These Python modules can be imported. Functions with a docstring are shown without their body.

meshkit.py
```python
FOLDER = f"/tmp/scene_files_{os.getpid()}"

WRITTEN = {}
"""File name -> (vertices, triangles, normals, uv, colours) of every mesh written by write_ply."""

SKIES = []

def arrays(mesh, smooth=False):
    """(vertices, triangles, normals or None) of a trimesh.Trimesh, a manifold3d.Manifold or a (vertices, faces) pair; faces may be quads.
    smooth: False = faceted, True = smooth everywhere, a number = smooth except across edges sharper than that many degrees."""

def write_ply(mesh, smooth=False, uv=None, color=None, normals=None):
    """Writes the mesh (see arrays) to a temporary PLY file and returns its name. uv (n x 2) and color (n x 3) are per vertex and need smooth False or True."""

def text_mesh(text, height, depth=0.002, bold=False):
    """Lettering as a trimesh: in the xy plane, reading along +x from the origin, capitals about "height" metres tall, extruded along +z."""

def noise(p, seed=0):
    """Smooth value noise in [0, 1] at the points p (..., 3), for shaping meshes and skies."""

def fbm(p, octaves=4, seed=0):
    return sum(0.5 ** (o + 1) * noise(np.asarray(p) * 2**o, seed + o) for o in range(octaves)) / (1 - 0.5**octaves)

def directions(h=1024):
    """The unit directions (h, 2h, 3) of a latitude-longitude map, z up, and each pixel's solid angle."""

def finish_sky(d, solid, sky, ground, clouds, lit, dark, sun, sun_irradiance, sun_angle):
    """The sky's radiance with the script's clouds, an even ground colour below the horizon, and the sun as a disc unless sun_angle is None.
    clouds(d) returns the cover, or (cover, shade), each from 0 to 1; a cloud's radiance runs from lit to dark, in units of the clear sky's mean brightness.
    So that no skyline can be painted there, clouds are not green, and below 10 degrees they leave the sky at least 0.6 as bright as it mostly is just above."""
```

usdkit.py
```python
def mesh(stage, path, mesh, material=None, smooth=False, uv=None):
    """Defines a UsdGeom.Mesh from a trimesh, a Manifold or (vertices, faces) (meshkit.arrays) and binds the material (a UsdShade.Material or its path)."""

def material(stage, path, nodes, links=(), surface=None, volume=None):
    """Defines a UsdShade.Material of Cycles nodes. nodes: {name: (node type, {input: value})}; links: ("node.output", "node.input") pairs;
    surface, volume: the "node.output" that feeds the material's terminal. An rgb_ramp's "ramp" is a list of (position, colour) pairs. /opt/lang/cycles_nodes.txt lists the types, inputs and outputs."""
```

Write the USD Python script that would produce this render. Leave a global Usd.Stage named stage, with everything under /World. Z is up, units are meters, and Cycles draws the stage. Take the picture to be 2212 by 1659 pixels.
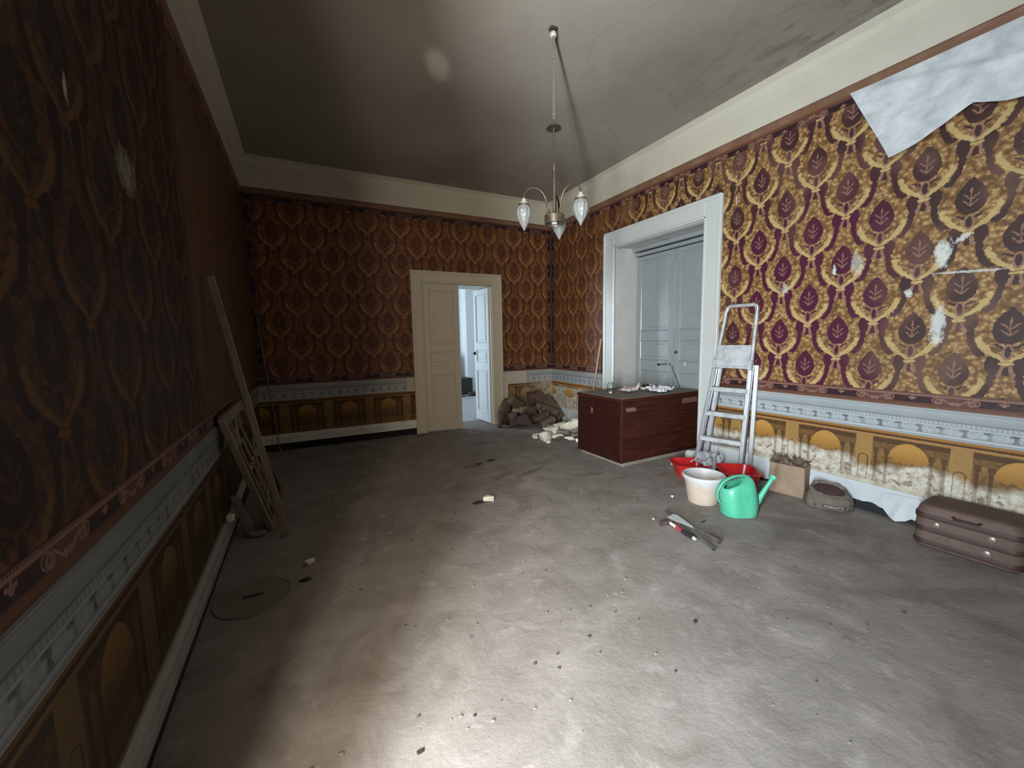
import math, random
import numpy as np
import trimesh, manifold3d
from shapely.geometry import Polygon
from pxr import Usd, UsdGeom, UsdLux, UsdShade, Gf, Sdf
import usdkit, meshkit

random.seed(7)
stage = Usd.Stage.CreateInMemory()
UsdGeom.SetStageUpAxis(stage, 'Z')
UsdGeom.SetStageMetersPerUnit(stage, 1.0)
UsdGeom.Xform.Define(stage, '/World')
UsdGeom.Scope.Define(stage, '/World/Looks')

# ---------------------------------------------------------------- camera, light, exposure
XL, YF, ZC, ZR = -4.73, -7.6, 3.885, 3.509        # left wall, wall behind the camera, ceiling, picture rail
F_PX, YAW, PITCH, ROLL = 871.3, 0.474759, 0.111761, -0.019003
CAM = np.array([-4.142, -6.398, 1.5])
cam = UsdGeom.Camera.Define(stage, '/World/camera')
fw = np.array([math.sin(YAW) * math.cos(PITCH), math.cos(YAW) * math.cos(PITCH), -math.sin(PITCH)])
rt = np.array([math.cos(YAW), -math.sin(YAW), 0.0])
up = np.cross(rt, fw)
rt, up = math.cos(ROLL) * rt + math.sin(ROLL) * up, -math.sin(ROLL) * rt + math.cos(ROLL) * up
cam.AddTransformOp().Set(Gf.Matrix4d(*rt, 0, *up, 0, *(-fw), 0, *CAM, 1))
cam.CreateHorizontalApertureAttr(36.0)
cam.CreateVerticalApertureAttr(36.0 * 1659 / 2212)
cam.CreateFocalLengthAttr(36.0 * F_PX / 2212)
cam.CreateClippingRangeAttr(Gf.Vec2f(0.03, 200))
cam.CreateExposureAttr(0.08)

WIN = (-7.45, -6.02, 0.12, 2.75)                   # tall window in the left wall, beside the camera: y0 y1 z0 z1
dome = UsdLux.DomeLight.Define(stage, '/World/sky')
dome.CreateIntensityAttr(0.3)
dome.CreateColorAttr(Gf.Vec3f(0.72, 0.86, 1.0))


def rect_light(path, center, w, h, normal, intensity, color):
    L = UsdLux.RectLight.Define(stage, path)
    n = np.array(normal, float) / np.linalg.norm(normal)
    z = -n                                         # rect lights shine along -z
    x = np.cross([0, 0, 1.0], z); x /= np.linalg.norm(x)
    y = np.cross(z, x)
    L.AddTransformOp().Set(Gf.Matrix4d(*x, 0, *y, 0, *z, 0, *center, 1))
    L.CreateWidthAttr(w); L.CreateHeightAttr(h)
    L.CreateIntensityAttr(intensity); L.CreateColorAttr(Gf.Vec3f(*color))
    return L


# daylight through the window in the left wall, and through the window of the room beyond the back door
LIT = (-6.66, -6.38)                                # the bright gap between the outer shutters; a dim fill light is added beside it
rect_light('/World/window_daylight', (XL - 0.42, (LIT[0] + LIT[1]) / 2, (WIN[2] + 2.35) / 2), LIT[1] - LIT[0], 2.35 - WIN[2], (1, 0.7, 0), 268, (0.86, 0.97, 1.04))
rect_light('/World/added_dim_fill', (XL - 0.42, (WIN[0] + LIT[0]) / 2, (1.05 + WIN[3]) / 2), LIT[0] - WIN[0], WIN[3] - 1.05, (1, 0.3, 0), 110, (1.0, 0.89, 0.74))  # added warm fill that lifts the back of the room
gl = UsdLux.SphereLight.Define(stage, '/World/added_glint_spot')  # added spot lamp in place of a sun glint, for the ceiling patch
gp, gt = np.array([-5.14, -6.93, 1.30]), np.array([-2.93, -2.74, 3.885])
gz = (gp - gt) / np.linalg.norm(gp - gt)
gx = np.cross([0, 0, 1.0], gz); gx /= np.linalg.norm(gx)
gl.AddTransformOp().Set(Gf.Matrix4d(*gx, 0, *np.cross(gz, gx), 0, *gz, 0, *gp, 1))
gl.CreateRadiusAttr(0.035)
gl.CreateIntensityAttr(10500.0)
sh_ = UsdLux.ShapingAPI.Apply(gl.GetPrim())
sh_.CreateShapingConeAngleAttr(1.35)
sh_.CreateShapingConeSoftnessAttr(0.9)
rect_light('/World/back_room_daylight', (-4.4, 3.0, 1.6), 1.3, 2.2, (1, 0.02, 0), 17, (0.66, 0.83, 1.0))

# ---------------------------------------------------------------- naming helpers
_n = {}


def numbered(parent, name):
    k = (parent, name)
    i = _n.get(k, -1) + 1
    _n[k] = i
    return name if i == 0 else f'{name}_{i:03d}'


def put(o, **kw):
    for k, v in kw.items():
        if v:
            o.SetCustomDataByKey(k, v)
    return o


def thing(name, label, cat, loc=(0, 0, 0), rotz=0.0, group=None, rot=None):
    path = '/World/' + numbered('/World', name)
    x = UsdGeom.Xform.Define(stage, path)
    if rot is not None:                            # 3x3, columns = local axes
        R = np.asarray(rot, float)
        x.AddTransformOp().Set(Gf.Matrix4d(*R[:, 0], 0, *R[:, 1], 0, *R[:, 2], 0, *map(float, loc), 1))
    else:
        x.AddTranslateOp().Set(Gf.Vec3d(*map(float, loc)))
        if rotz:
            x.AddRotateZOp().Set(math.degrees(rotz))
    return put(x.GetPrim(), label=label, category=cat, group=group)


def obj(name, mesh, mat, parent=None, smooth=False, label=None, cat=None, group=None, kind=None, loc=None, rot=None):
    base = str(parent.GetPath()) if parent is not None else '/World'
    m = usdkit.mesh(stage, base + '/' + numbered(base, name), mesh, mat, smooth=smooth)
    if loc is not None:
        R = np.eye(3) if rot is None else np.asarray(rot, float)
        m.AddTransformOp().Set(Gf.Matrix4d(*R[:, 0], 0, *R[:, 1], 0, *R[:, 2], 0, *map(float, loc), 1))
    return put(m.GetPrim(), label=label, category=cat, group=group, kind=kind)


def setting(name):
    x = UsdGeom.Xform.Define(stage, '/World/' + numbered('/World', name))
    return put(x.GetPrim(), kind='structure')


# ---------------------------------------------------------------- mesh helpers
def T(m, loc=(0, 0, 0), rot=None):
    m = m.copy()
    M = np.eye(4)
    if rot is not None:
        M[:3, :3] = rot
    M[:3, 3] = loc
    m.apply_transform(M)
    return m


def R3(rx=0, ry=0, rz=0):
    return trimesh.transformations.euler_matrix(rx, ry, rz, 'sxyz')[:3, :3]


def cat(*ms):
    return trimesh.util.concatenate([m for m in ms])


def box(x0, x1, y0, y1, z0, z1, c=0.0):
    """A box by its limits, its edges chamfered by c."""
    lo, hi = np.array([x0, y0, z0], float), np.array([x1, y1, z1], float)
    ctr, h = (lo + hi) / 2, (hi - lo) / 2
    if c <= 0:
        return T(trimesh.creation.box(h * 2), ctr)
    c = min(c, h.min() * 0.9)
    pts = []
    for k in range(3):
        for s in np.ndindex(2, 2, 2):
            q = (h - c) * (np.array(s) * 2 - 1)
            q[k] = h[k] * (s[k] * 2 - 1)
            pts.append(q)
    return T(trimesh.convex.convex_hull(np.array(pts)), ctr)


def cyl(r, h, n=24, r2=None, loc=(0, 0, 0), rot=None):
    r2 = r if r2 is None else r2
    return T(lathe([(0, 0), (r, 0), (r2, h), (0, h)], n), loc, rot)


def lathe(profile, n=32, loc=(0, 0, 0)):
    """Revolves (radius, z) points about z."""
    p = np.array(profile, float)
    a = np.arange(n) * 2 * math.pi / n
    v = np.stack([p[:, None, 0] * np.cos(a), p[:, None, 0] * np.sin(a), np.repeat(p[:, 1:2], n, 1)], -1).reshape(-1, 3)
    f = []
    for i in range(len(p) - 1):
        for j in range(n):
            A, B, C, D = i * n + j, i * n + (j + 1) % n, (i + 1) * n + (j + 1) % n, (i + 1) * n + j
            f += [(A, B, C), (A, C, D)]
    m = trimesh.Trimesh(v, f, process=False)
    m.merge_vertices()
    m.update_faces(m.nondegenerate_faces())
    m.apply_translation(loc)
    return m


def tube(points, r, sides=10, caps=True, flat=None):
    """A polyline as a tube; r a number or one per point; flat = (a, b) squashes the section."""
    p = np.asarray(points, float)
    r = np.broadcast_to(r, (len(p),))
    t = np.gradient(p, axis=0)
    t /= np.linalg.norm(t, axis=1, keepdims=True)
    ref = np.array([0, 0, 1.0]) if abs(t[0][2]) < 0.9 else np.array([1.0, 0, 0])
    a = np.cross(t[0], ref); a /= np.linalg.norm(a)
    ring, v = np.arange(sides) * 2 * math.pi / sides, []
    fa, fb = flat or (1, 1)
    for i in range(len(p)):
        a = a - t[i] * (a @ t[i]); a /= np.linalg.norm(a)
        b = np.cross(t[i], a)
        v.append(p[i] + r[i] * (fa * np.cos(ring)[:, None] * a + fb * np.sin(ring)[:, None] * b))
    v = np.vstack(v)
    f = []
    for i in range(len(p) - 1):
        for j in range(sides):
            A, B, C, D = i * sides + j, i * sides + (j + 1) % sides, (i + 1) * sides + (j + 1) % sides, (i + 1) * sides + j
            f += [(A, B, C), (A, C, D)]
    if caps:
        n = len(v)
        v = np.vstack([v, p[0], p[-1]])
        for j in range(sides):
            f += [(n, (j + 1) % sides, j), (n + 1, n - sides + j, n - sides + (j + 1) % sides)]
    return trimesh.Trimesh(v, f, process=False)


def beam(a, b, w, d, c=0.003, up_hint=(0, 0, 1)):
    """A squared bar from a to b: width w along the side axis, d along the third axis."""
    a, b = np.array(a, float), np.array(b, float)
    x = b - a
    L = np.linalg.norm(x); x /= L
    y = np.cross(up_hint, x); y /= np.linalg.norm(y)
    z = np.cross(x, y)
    return T(box(0, L, -w / 2, w / 2, -d / 2, d / 2, c), a, np.stack([x, y, z], 1))


def loft(rings, cap=True):
    """Joins rings of the same number of points."""
    v = np.vstack(rings)
    n, f = len(rings[0]), []
    for i in range(len(rings) - 1):
        for j in range(n):
            A, B, C, D = i * n + j, i * n + (j + 1) % n, (i + 1) * n + (j + 1) % n, (i + 1) * n + j
            f += [(A, B, C), (A, C, D)]
    if cap:
        k = len(v)
        v = np.vstack([v, rings[0].mean(0), rings[-1].mean(0)])
        for j in range(n):
            f += [(k, (j + 1) % n, j), (k + 1, k - n + j, k - n + (j + 1) % n)]
    return trimesh.Trimesh(v, f, process=False)


def rrect(a, b, r, n=6):
    """Rounded rectangle with half sizes a, b as an (N, 2) loop, counter-clockwise."""
    out = []
    for k, (sx, sy) in enumerate(((1, 1), (-1, 1), (-1, -1), (1, -1))):
        for i in range(n + 1):
            t = (k + i / n) * math.pi / 2
            out.append((sx * (a - r) + r * math.cos(t), sy * (b - r) + r * math.sin(t)))
    return np.array(out)


def xyz(ring2, z):
    return np.column_stack([ring2, np.full(len(ring2), z)])


def mf(m):
    return manifold3d.Manifold(manifold3d.Mesh(np.asarray(m.vertices, np.float32), np.asarray(m.faces, np.uint32)))


def rock(size, seed, n=14, rough=0.05, sub=1):
    """A broken angular stone: hull of points in a box, subdivided and roughened."""
    g = np.random.default_rng(seed)
    q = g.uniform(-1, 1, (n, 3))
    q /= np.maximum(np.abs(q).max(1, keepdims=True), 0.65)
    m = trimesh.convex.convex_hull(q * np.array(size) / 2)
    for _ in range(sub):
        m = m.subdivide()
    v = np.array(m.vertices)
    k = np.mean(size)
    d = np.stack([meshkit.fbm(v / k * 3 + 17 * i, 3, seed + i) - 0.5 for i in range(3)], 1)
    m.vertices = v + d * k * rough * 2
    return m


def block(size, seed, rough=0.035, c=0.01):
    """A squarish brick or block with worn edges."""
    m = box(-size[0] / 2, size[0] / 2, -size[1] / 2, size[1] / 2, -size[2] / 2, size[2] / 2, c)
    m = m.subdivide().subdivide()
    v = np.array(m.vertices)
    k = np.mean(size)
    d = np.stack([meshkit.fbm(v / k * 2.3 + 9 * i, 3, seed + i) - 0.5 for i in range(3)], 1)
    m.vertices = v + d * k * rough * 3
    return m


def sheet_grid(nx, ny, fn, thick=0.0006):
    """A thin sheet over a grid; fn(u, v) -> point, u and v from 0 to 1. Two-sided with thickness."""
    u, w = np.meshgrid(np.linspace(0, 1, nx), np.linspace(0, 1, ny), indexing='ij')
    P = np.array([[fn(a, b) for a, b in zip(r1, r2)] for r1, r2 in zip(u, w)])
    gu, gv = np.gradient(P, axis=0), np.gradient(P, axis=1)
    N = np.cross(gu, gv)
    N /= np.linalg.norm(N, axis=-1, keepdims=True) + 1e-12
    v = np.vstack([(P + N * thick / 2).reshape(-1, 3), (P - N * thick / 2).reshape(-1, 3)])
    f, K = [], nx * ny
    for i in range(nx - 1):
        for j in range(ny - 1):
            A, B, C, D = i * ny + j, (i + 1) * ny + j, (i + 1) * ny + j + 1, i * ny + j + 1
            f += [(A, B, C), (A, C, D), (K + A, K + C, K + B), (K + A, K + D, K + C)]
    edge = [(i, 0) for i in range(nx)] + [(nx - 1, j) for j in range(1, ny)] + [(i, ny - 1) for i in range(nx - 2, -1, -1)] + [(0, j) for j in range(ny - 2, 0, -1)]
    e = [i * ny + j for i, j in edge]
    for a, b in zip(e, e[1:] + e[:1]):
        f += [(a, K + a, K + b), (a, K + b, b)]
    return trimesh.Trimesh(v, f, process=False)


# ---------------------------------------------------------------- material helpers: small expressions compiled into Cycles nodes
class Sock:
    def __init__(s, g, name):
        s.g, s.name = g, name

    def __add__(a, b): return a.g.m('add', a, b)
    __radd__ = __add__
    def __sub__(a, b): return a.g.m('subtract', a, b)
    def __rsub__(a, b): return a.g.m('subtract', b, a)
    def __mul__(a, b): return a.g.m('multiply', a, b)
    __rmul__ = __mul__
    def __truediv__(a, b): return a.g.m('divide', a, b)
    def __abs__(a): return a.g.m('absolute', a)
    def __neg__(a): return a.g.m('multiply', a, -1.0)


class Graph:
    def __init__(s):
        s.nodes, s.links, s.k = {}, [], 0

    def n(s, kind, out, **kw):
        s.k += 1
        name = f'n{s.k}'
        const = {}
        for a, b in kw.items():
            if isinstance(b, Sock):
                s.links.append((b.name, f'{name}.{a}'))
            elif b is not None:
                const[a] = b
        s.nodes[name] = (kind, const)
        if isinstance(out, str):
            return Sock(s, f'{name}.{out}')
        return [Sock(s, f'{name}.{o}') for o in out]

    def m(s, op, a, b=None, c=None, clamp=False):
        kw = dict(math_type=op, value1=a)
        if b is not None: kw['value2'] = b
        if c is not None: kw['value3'] = c
        if clamp: kw['use_clamp'] = True
        return s.n('math', 'value', **{k: (float(v) if isinstance(v, (int, float)) and not isinstance(v, bool) else v) for k, v in kw.items()})

    def mod(s, a, b): return s.m('floored_modulo', a, b)
    def mx(s, a, b): return s.m('maximum', a, b)
    def mn(s, a, b): return s.m('minimum', a, b)

    def step(s, x, lo, hi, a=0.0, b=1.0):
        """Smooth step of x from a at lo to b at hi."""
        return s.n('map_range', 'result', range_type='smoothstep', value=x, from_min=float(lo), from_max=float(hi), to_min=float(a), to_max=float(b), clamp=True)

    def inside(s, d, soft=0.003):
        """1 where d > 0, with a soft edge."""
        return s.m('multiply_add', d, 1.0 / soft, 0.5, clamp=True)

    def mixc(s, fac, a, b, mode='mix'):
        return s.n('mix', 'color', mix_type=mode, fac=fac, color1=a, color2=b, use_clamp=False)

    def noise(s, vec, scale, detail=3.0, rough=0.55, dist=0.0, out='fac'):
        return s.n('noise_texture', out, dimensions='3D', vector=vec, scale=float(scale), detail=float(detail), roughness=float(rough), distortion=float(dist))

    def ramp(s, fac, stops, interp=True):
        return s.n('rgb_ramp', 'color', fac=fac, ramp=stops, interpolate=interp)

    def table(s, fac, f0, f1=None, f2=None):
        """Three functions of fac, each an array of 256 values, by one lookup."""
        z = np.zeros(256)
        arr = np.stack([f0, z if f1 is None else f1, z if f2 is None else f2], 1)
        stops = [(float(t), tuple(map(float, c))) for t, c in zip(np.linspace(0, 1, 256), arr)]
        col = s.n('rgb_ramp', 'color', fac=fac, ramp=stops, interpolate=True)
        return s.n('separate_color', ('r', 'g', 'b'), color_type='rgb', color=col)

    def pos(s): return s.n('geometry', 'position')
    def local(s): return s.n('texture_coordinate', 'object')
    def xyz(s, v): return s.n('separate_xyz', ('x', 'y', 'z'), vector=v)
    def vec(s, x, y, z): return s.n('combine_xyz', 'vector', x=x, y=y, z=z)

    def scaled(s, v, sc): return s.n('mapping', 'vector', mapping_type='point', vector=v, scale=sc)

    def bump(s, h, strength=0.3, dist=0.01):
        return s.n('bump', 'normal', height=h, strength=float(strength), distance=float(dist))

    def done(s, path, base, rough=0.6, normal=None, **kw):
        o = s.n('principled_bsdf', 'BSDF', base_color=base, roughness=rough, normal=normal, **kw)
        return usdkit.material(stage, '/World/Looks/' + path, s.nodes, s.links, surface=o.name)


def plain(name, col, rough=0.6, col2=None, scale=8.0, detail=4, bump=0.0, bscale=None, rvar=0.0, stretch=None, contrast=0.25, **kw):
    """Paint, wood, stone, metal ... : a colour that wanders to col2 with noise, and a fine relief."""
    g = Graph()
    v = g.local()
    if stretch:
        v = g.scaled(v, stretch)
    nrm, base, r = None, tuple(col), rough
    if col2 is not None:
        f = g.noise(v, scale, detail, 0.6)
        base = g.mixc(g.step(f, 0.5 - contrast, 0.5 + contrast), tuple(col), tuple(col2))
    if rvar:
        r = g.noise(v, scale * 1.7, 3) * (2 * rvar) + (rough - rvar)
    if bump:
        nrm = g.bump(g.noise(v, bscale or scale * 4, 4, 0.6), bump, 0.01)
    return g.done(name, base, r, nrm, **kw)


# ---- damask wallpaper: medallions in a half-drop lattice, 0.485 x 0.595 m, print only
def span(pts, t):
    pts = sorted(pts)
    return np.interp(t, [p[0] for p in pts], [p[1] for p in pts])


_t = np.linspace(-0.42, 0.175, 256)


def _gate(f, lo, hi, off):
    return np.where((_t >= lo) & (_t <= hi), f, off)


MED = _gate(span([(-0.103, 0.012), (-0.094, 0.034), (-0.076, 0.055), (-0.04, 0.073), (-0.005, 0.081), (0.025, 0.077), (0.062, 0.062), (0.095, 0.043), (0.115, 0.026), (0.132, 0.012), (0.142, 0.0)], _t), -0.104, 0.143, -0.02)
OVAL = _gate(0.0155 * np.sqrt(np.clip(1 - ((_t + 0.154) / 0.039) ** 2, 0, 1)), -0.193, -0.115, -0.02)
ORING = _gate(0.027 * np.sqrt(np.clip(1 - ((_t + 0.154) / 0.055) ** 2, 0, 1)), -0.209, -0.099, -0.02)
PC = span([(-0.42, 0.085), (-0.385, 0.070), (-0.36, 0.066), (-0.335, 0.062), (-0.306, 0.061), (-0.28, 0.061), (-0.25, 0.063), (-0.22, 0.060), (-0.2, 0.062), (-0.178, 0.066), (-0.17, 0.066), (0.105, 0.130), (0.12, 0.124), (0.135, 0.110), (0.155, 0.094), (0.175, 0.085)], _t)
PW = span([(-0.42, 0.014), (-0.385, 0.013), (-0.345, 0.011), (-0.33, 0.016), (-0.305, 0.011), (-0.28, 0.019), (-0.25, 0.026), (-0.215, 0.026), (-0.19, 0.017), (-0.176, 0.004), (-0.17, -0.02), (0.10, -0.02), (0.105, 0.004), (0.12, 0.017), (0.135, 0.019), (0.155, 0.015), (0.175, 0.014)], _t)
CC = span([(-0.42, 0.131), (-0.385, 0.117), (-0.36, 0.108), (-0.338, 0.107), (-0.30, 0.105), (-0.212, 0.012), (-0.2, 0.026), (-0.178, 0.056), (-0.164, 0.077), (-0.15, 0.089), (-0.131, 0.104), (-0.105, 0.119), (-0.08, 0.130), (0.175, 0.2)], _t)
CW = span([(-0.42, 0.013), (-0.385, 0.0145), (-0.36, 0.013), (-0.34, 0.006), (-0.333, -0.02), (-0.225, -0.02), (-0.216, 0.010), (-0.19, 0.014), (-0.16, 0.015), (-0.13, 0.014), (-0.105, 0.013), (-0.085, 0.012), (-0.075, -0.02), (0.175, -0.02)], _t)
P4 = _gate(span([(-0.142, 0.020), (-0.10, 0.078)], _t), -0.142, -0.098, -0.02)          # dark crescent below the medallion
P4I = span([(-0.142, 0.016), (-0.128, 0.018), (-0.112, 0.030), (-0.098, 0.060)], _t)
TRAP = _gate(span([(-0.312, 0.018), (-0.25, 0.008)], _t), -0.312, -0.25, -0.02)
TIE = _gate(0.034 + 0 * _t, -0.241, -0.224, -0.02)
VOL = _gate(span([(-0.318, 0.036), (-0.30, 0.030), (-0.27, 0.020), (-0.245, 0.017)], _t), -0.318, -0.245, -0.05)
LEAF = np.where(_t > -0.002, 0.004 + 0.95 * (_t + 0.002), np.where(_t < -0.004, 0.002 + 0.85 * (_t + 0.047), 0.3))
LW = np.where(((_t > -0.002) & (_t < 0.036)) | ((_t > -0.047) & (_t < -0.006)), 0.0062, -0.02)
STEM = _gate(span([(-0.052, 0.003), (-0.04, 0.007), (-0.03, 0.004), (0.03, 0.003), (0.04, 0.006), (0.06, 0.006), (0.078, 0.002)], _t), -0.052, 0.078, -0.02)


def wallpaper(name, axis, sign, s0, z0, vivid=None, scuffs=(), tone=1.0, tint=None, bare=None, muted=None, red_from=None):
    g = Graph()
    P = g.pos()
    warp = g.noise(P, 48, 3, 0.65, out='color')
    off = g.n('vector_math', 'vector', math_type='multiply_add', vector1=warp, vector2=(0.024,) * 3, vector3=(-0.012,) * 3)
    Q = g.n('vector_math', 'vector', math_type='add', vector1=P, vector2=off)
    x, y, z = g.xyz(Q)
    s = (x if axis == 'x' else y) * float(sign)
    u0 = abs(g.mod(s - (s0 - 0.2425), 0.485) - 0.2425)
    half = g.m('greater_than', u0, 0.12125)
    u = g.m('multiply_add', half, 0.2425 - 2.0 * u0, u0)
    t = g.mod(g.m('multiply_add', half, 0.2975, z) - (z0 - 0.42), 0.595)
    fac = t / 0.595
    med, oval, stem = g.table(fac, MED, OVAL, STEM)
    pc, pw, leaf = g.table(fac, PC, PW, LEAF)
    cc, cw, lw = g.table(fac, CC, CW, LW)
    p4, p4i, trap = g.table(fac, P4, P4I, TRAP)
    tie, oring, vol = g.table(fac, TIE, ORING, VOL)
    I = g.inside
    pw, cw = pw * 1.42 - 0.0005, cw * 1.5
    jag = (g.noise(P, 95, 2, 0.6) - 0.5) * 0.014
    purple = g.mx(g.mx(I(med + jag - u), I(pw + jag - abs(u - pc))), g.mx(I(g.mn(p4 - u, u - p4i)), I(trap - u)))
    tnow = t - 0.42
    purple = g.mx(purple, I(g.mn(g.mn(u - 0.100, 0.013 - abs(tnow + 0.167)), 0.2)))
    cream = g.mx(I(cw - abs(u - cc)), I(tie - u))
    flower = g.mx(I(g.mn(lw - abs(u - leaf), med - u - 0.01), 0.004), I(stem - u, 0.004))
    pink = g.mx(g.mx(I(oring - u), I(0.008 - abs(u - vol))), flower)
    pink = g.mx(pink, I(g.mn(0.006 - abs(u - p4), 0.02)) * g.step(g.noise(P, 90, 1), 0.4, 0.6))
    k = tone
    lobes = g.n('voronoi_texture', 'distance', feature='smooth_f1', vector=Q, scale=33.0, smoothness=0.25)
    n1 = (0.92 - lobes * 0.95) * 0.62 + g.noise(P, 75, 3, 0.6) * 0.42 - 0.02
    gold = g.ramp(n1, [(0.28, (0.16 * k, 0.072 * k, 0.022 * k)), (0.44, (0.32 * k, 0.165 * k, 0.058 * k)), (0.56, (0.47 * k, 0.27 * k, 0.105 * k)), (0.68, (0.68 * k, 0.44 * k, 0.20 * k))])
    n2 = g.noise(P, 30, 2, 0.5, 1.6)
    vein = g.mx(g.step(abs(n2 - 0.5), 0.012, 0.035, 1.0, 0.0), g.step(abs(n2 - 0.62), 0.010, 0.028, 1.0, 0.0))
    gold = g.mixc(vein * 0.42, gold, (0.17 * k, 0.082 * k, 0.03 * k))
    # the violet flock survives in one stretch of the wall only; elsewhere it has faded to brown
    big = g.noise(P, 2.2, 2)
    patch = g.noise(P, 2.6, 1)
    if vivid:
        yc, hw = vivid
        keep = g.step(abs(y - yc) + (big - 0.5) * 0.7, hw - 0.15, hw + 0.35, 1.0, 0.0)
        keep = keep * g.step(z + (big - 0.5) * 0.8, 2.35, 2.9, 1.0, 0.25)
        brown = g.mixc(g.step(patch, 0.45, 0.6), (0.062 * k, 0.026 * k, 0.022 * k), (0.155 * k, 0.075 * k, 0.055 * k))
        violet = g.mixc(keep, brown, (0.060, 0.0048, 0.023))
    else:
        keep = 0.0
        violet = g.mixc(g.step(patch, 0.4, 0.6), (0.075 * k, 0.022 * k, 0.012 * k), (0.12 * k, 0.045 * k, 0.02 * k))
    c = g.mixc(purple, gold, violet)
    c = g.mixc(g.mx(cream, 0.0), c, g.mixc(n1, (0.50 * k, 0.34 * k, 0.125 * k), (0.76 * k, 0.56 * k, 0.25 * k)))
    c = g.mixc(g.m('multiply', pink, 0.85), c, (0.36 * k, 0.185 * k, 0.125 * k))
    c = g.mixc(I(oval - u), c, violet)
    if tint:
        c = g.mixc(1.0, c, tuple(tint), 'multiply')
    if muted:                                      # browned all over
        c = g.mixc(muted, c, (0.105, 0.040, 0.016))
    if red_from:                                   # browned towards the far corner
        far = g.step(y + (big - 0.5) * 0.6, red_from, red_from + 1.4)
        c = g.mixc(far, c, g.mixc(0.48, g.mixc(1.0, c, (1.0, 0.70, 0.56), 'multiply'), (0.105, 0.040, 0.016)))
    if bare:                                       # grazing sheen painted in: the print fades to streaky brown
        st = g.noise(g.scaled(P, (1, 6, 0.35)), 5, 4, 0.6)
        c = g.mixc(g.step(y + (g.noise(P, 3, 3) - 0.5) * 0.3, bare - 0.12, bare + 0.12) * 0.88, c, g.mixc(g.step(st, 0.35, 0.65), (0.085, 0.040, 0.016), (0.12, 0.058, 0.024)))
    # grime and rubbed places
    wear = g.step(g.noise(P, 1.3, 5, 0.6), 0.5, 0.8)
    c = g.mixc(wear * 0.35, c, (0.20 * k, 0.125 * k, 0.07 * k))
    for (sy, sz, ry, rz, tilt, amt) in scuffs:
        dy, dz = s - sy, z - sz
        ct, st = math.cos(tilt), math.sin(tilt)
        a, b = (dy * ct + dz * st) / ry, (dz * ct - dy * st) / rz
        d = 0.75 - (a * a + b * b) + (g.noise(g.scaled(P, (1, 1, 0.5)), 26, 6, 0.78) - 0.5) * 5.0
        c = g.mixc(g.m('multiply', g.inside(d, 0.8), amt * 0.9), c, (0.55, 0.57, 0.54))
    h = g.m('multiply_add', cream, 0.5, n1) + purple * 0.4
    return g.done(name, c, 0.55, g.bump(h, 0.25, 0.004), specular_ior_level=0.35)


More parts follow.
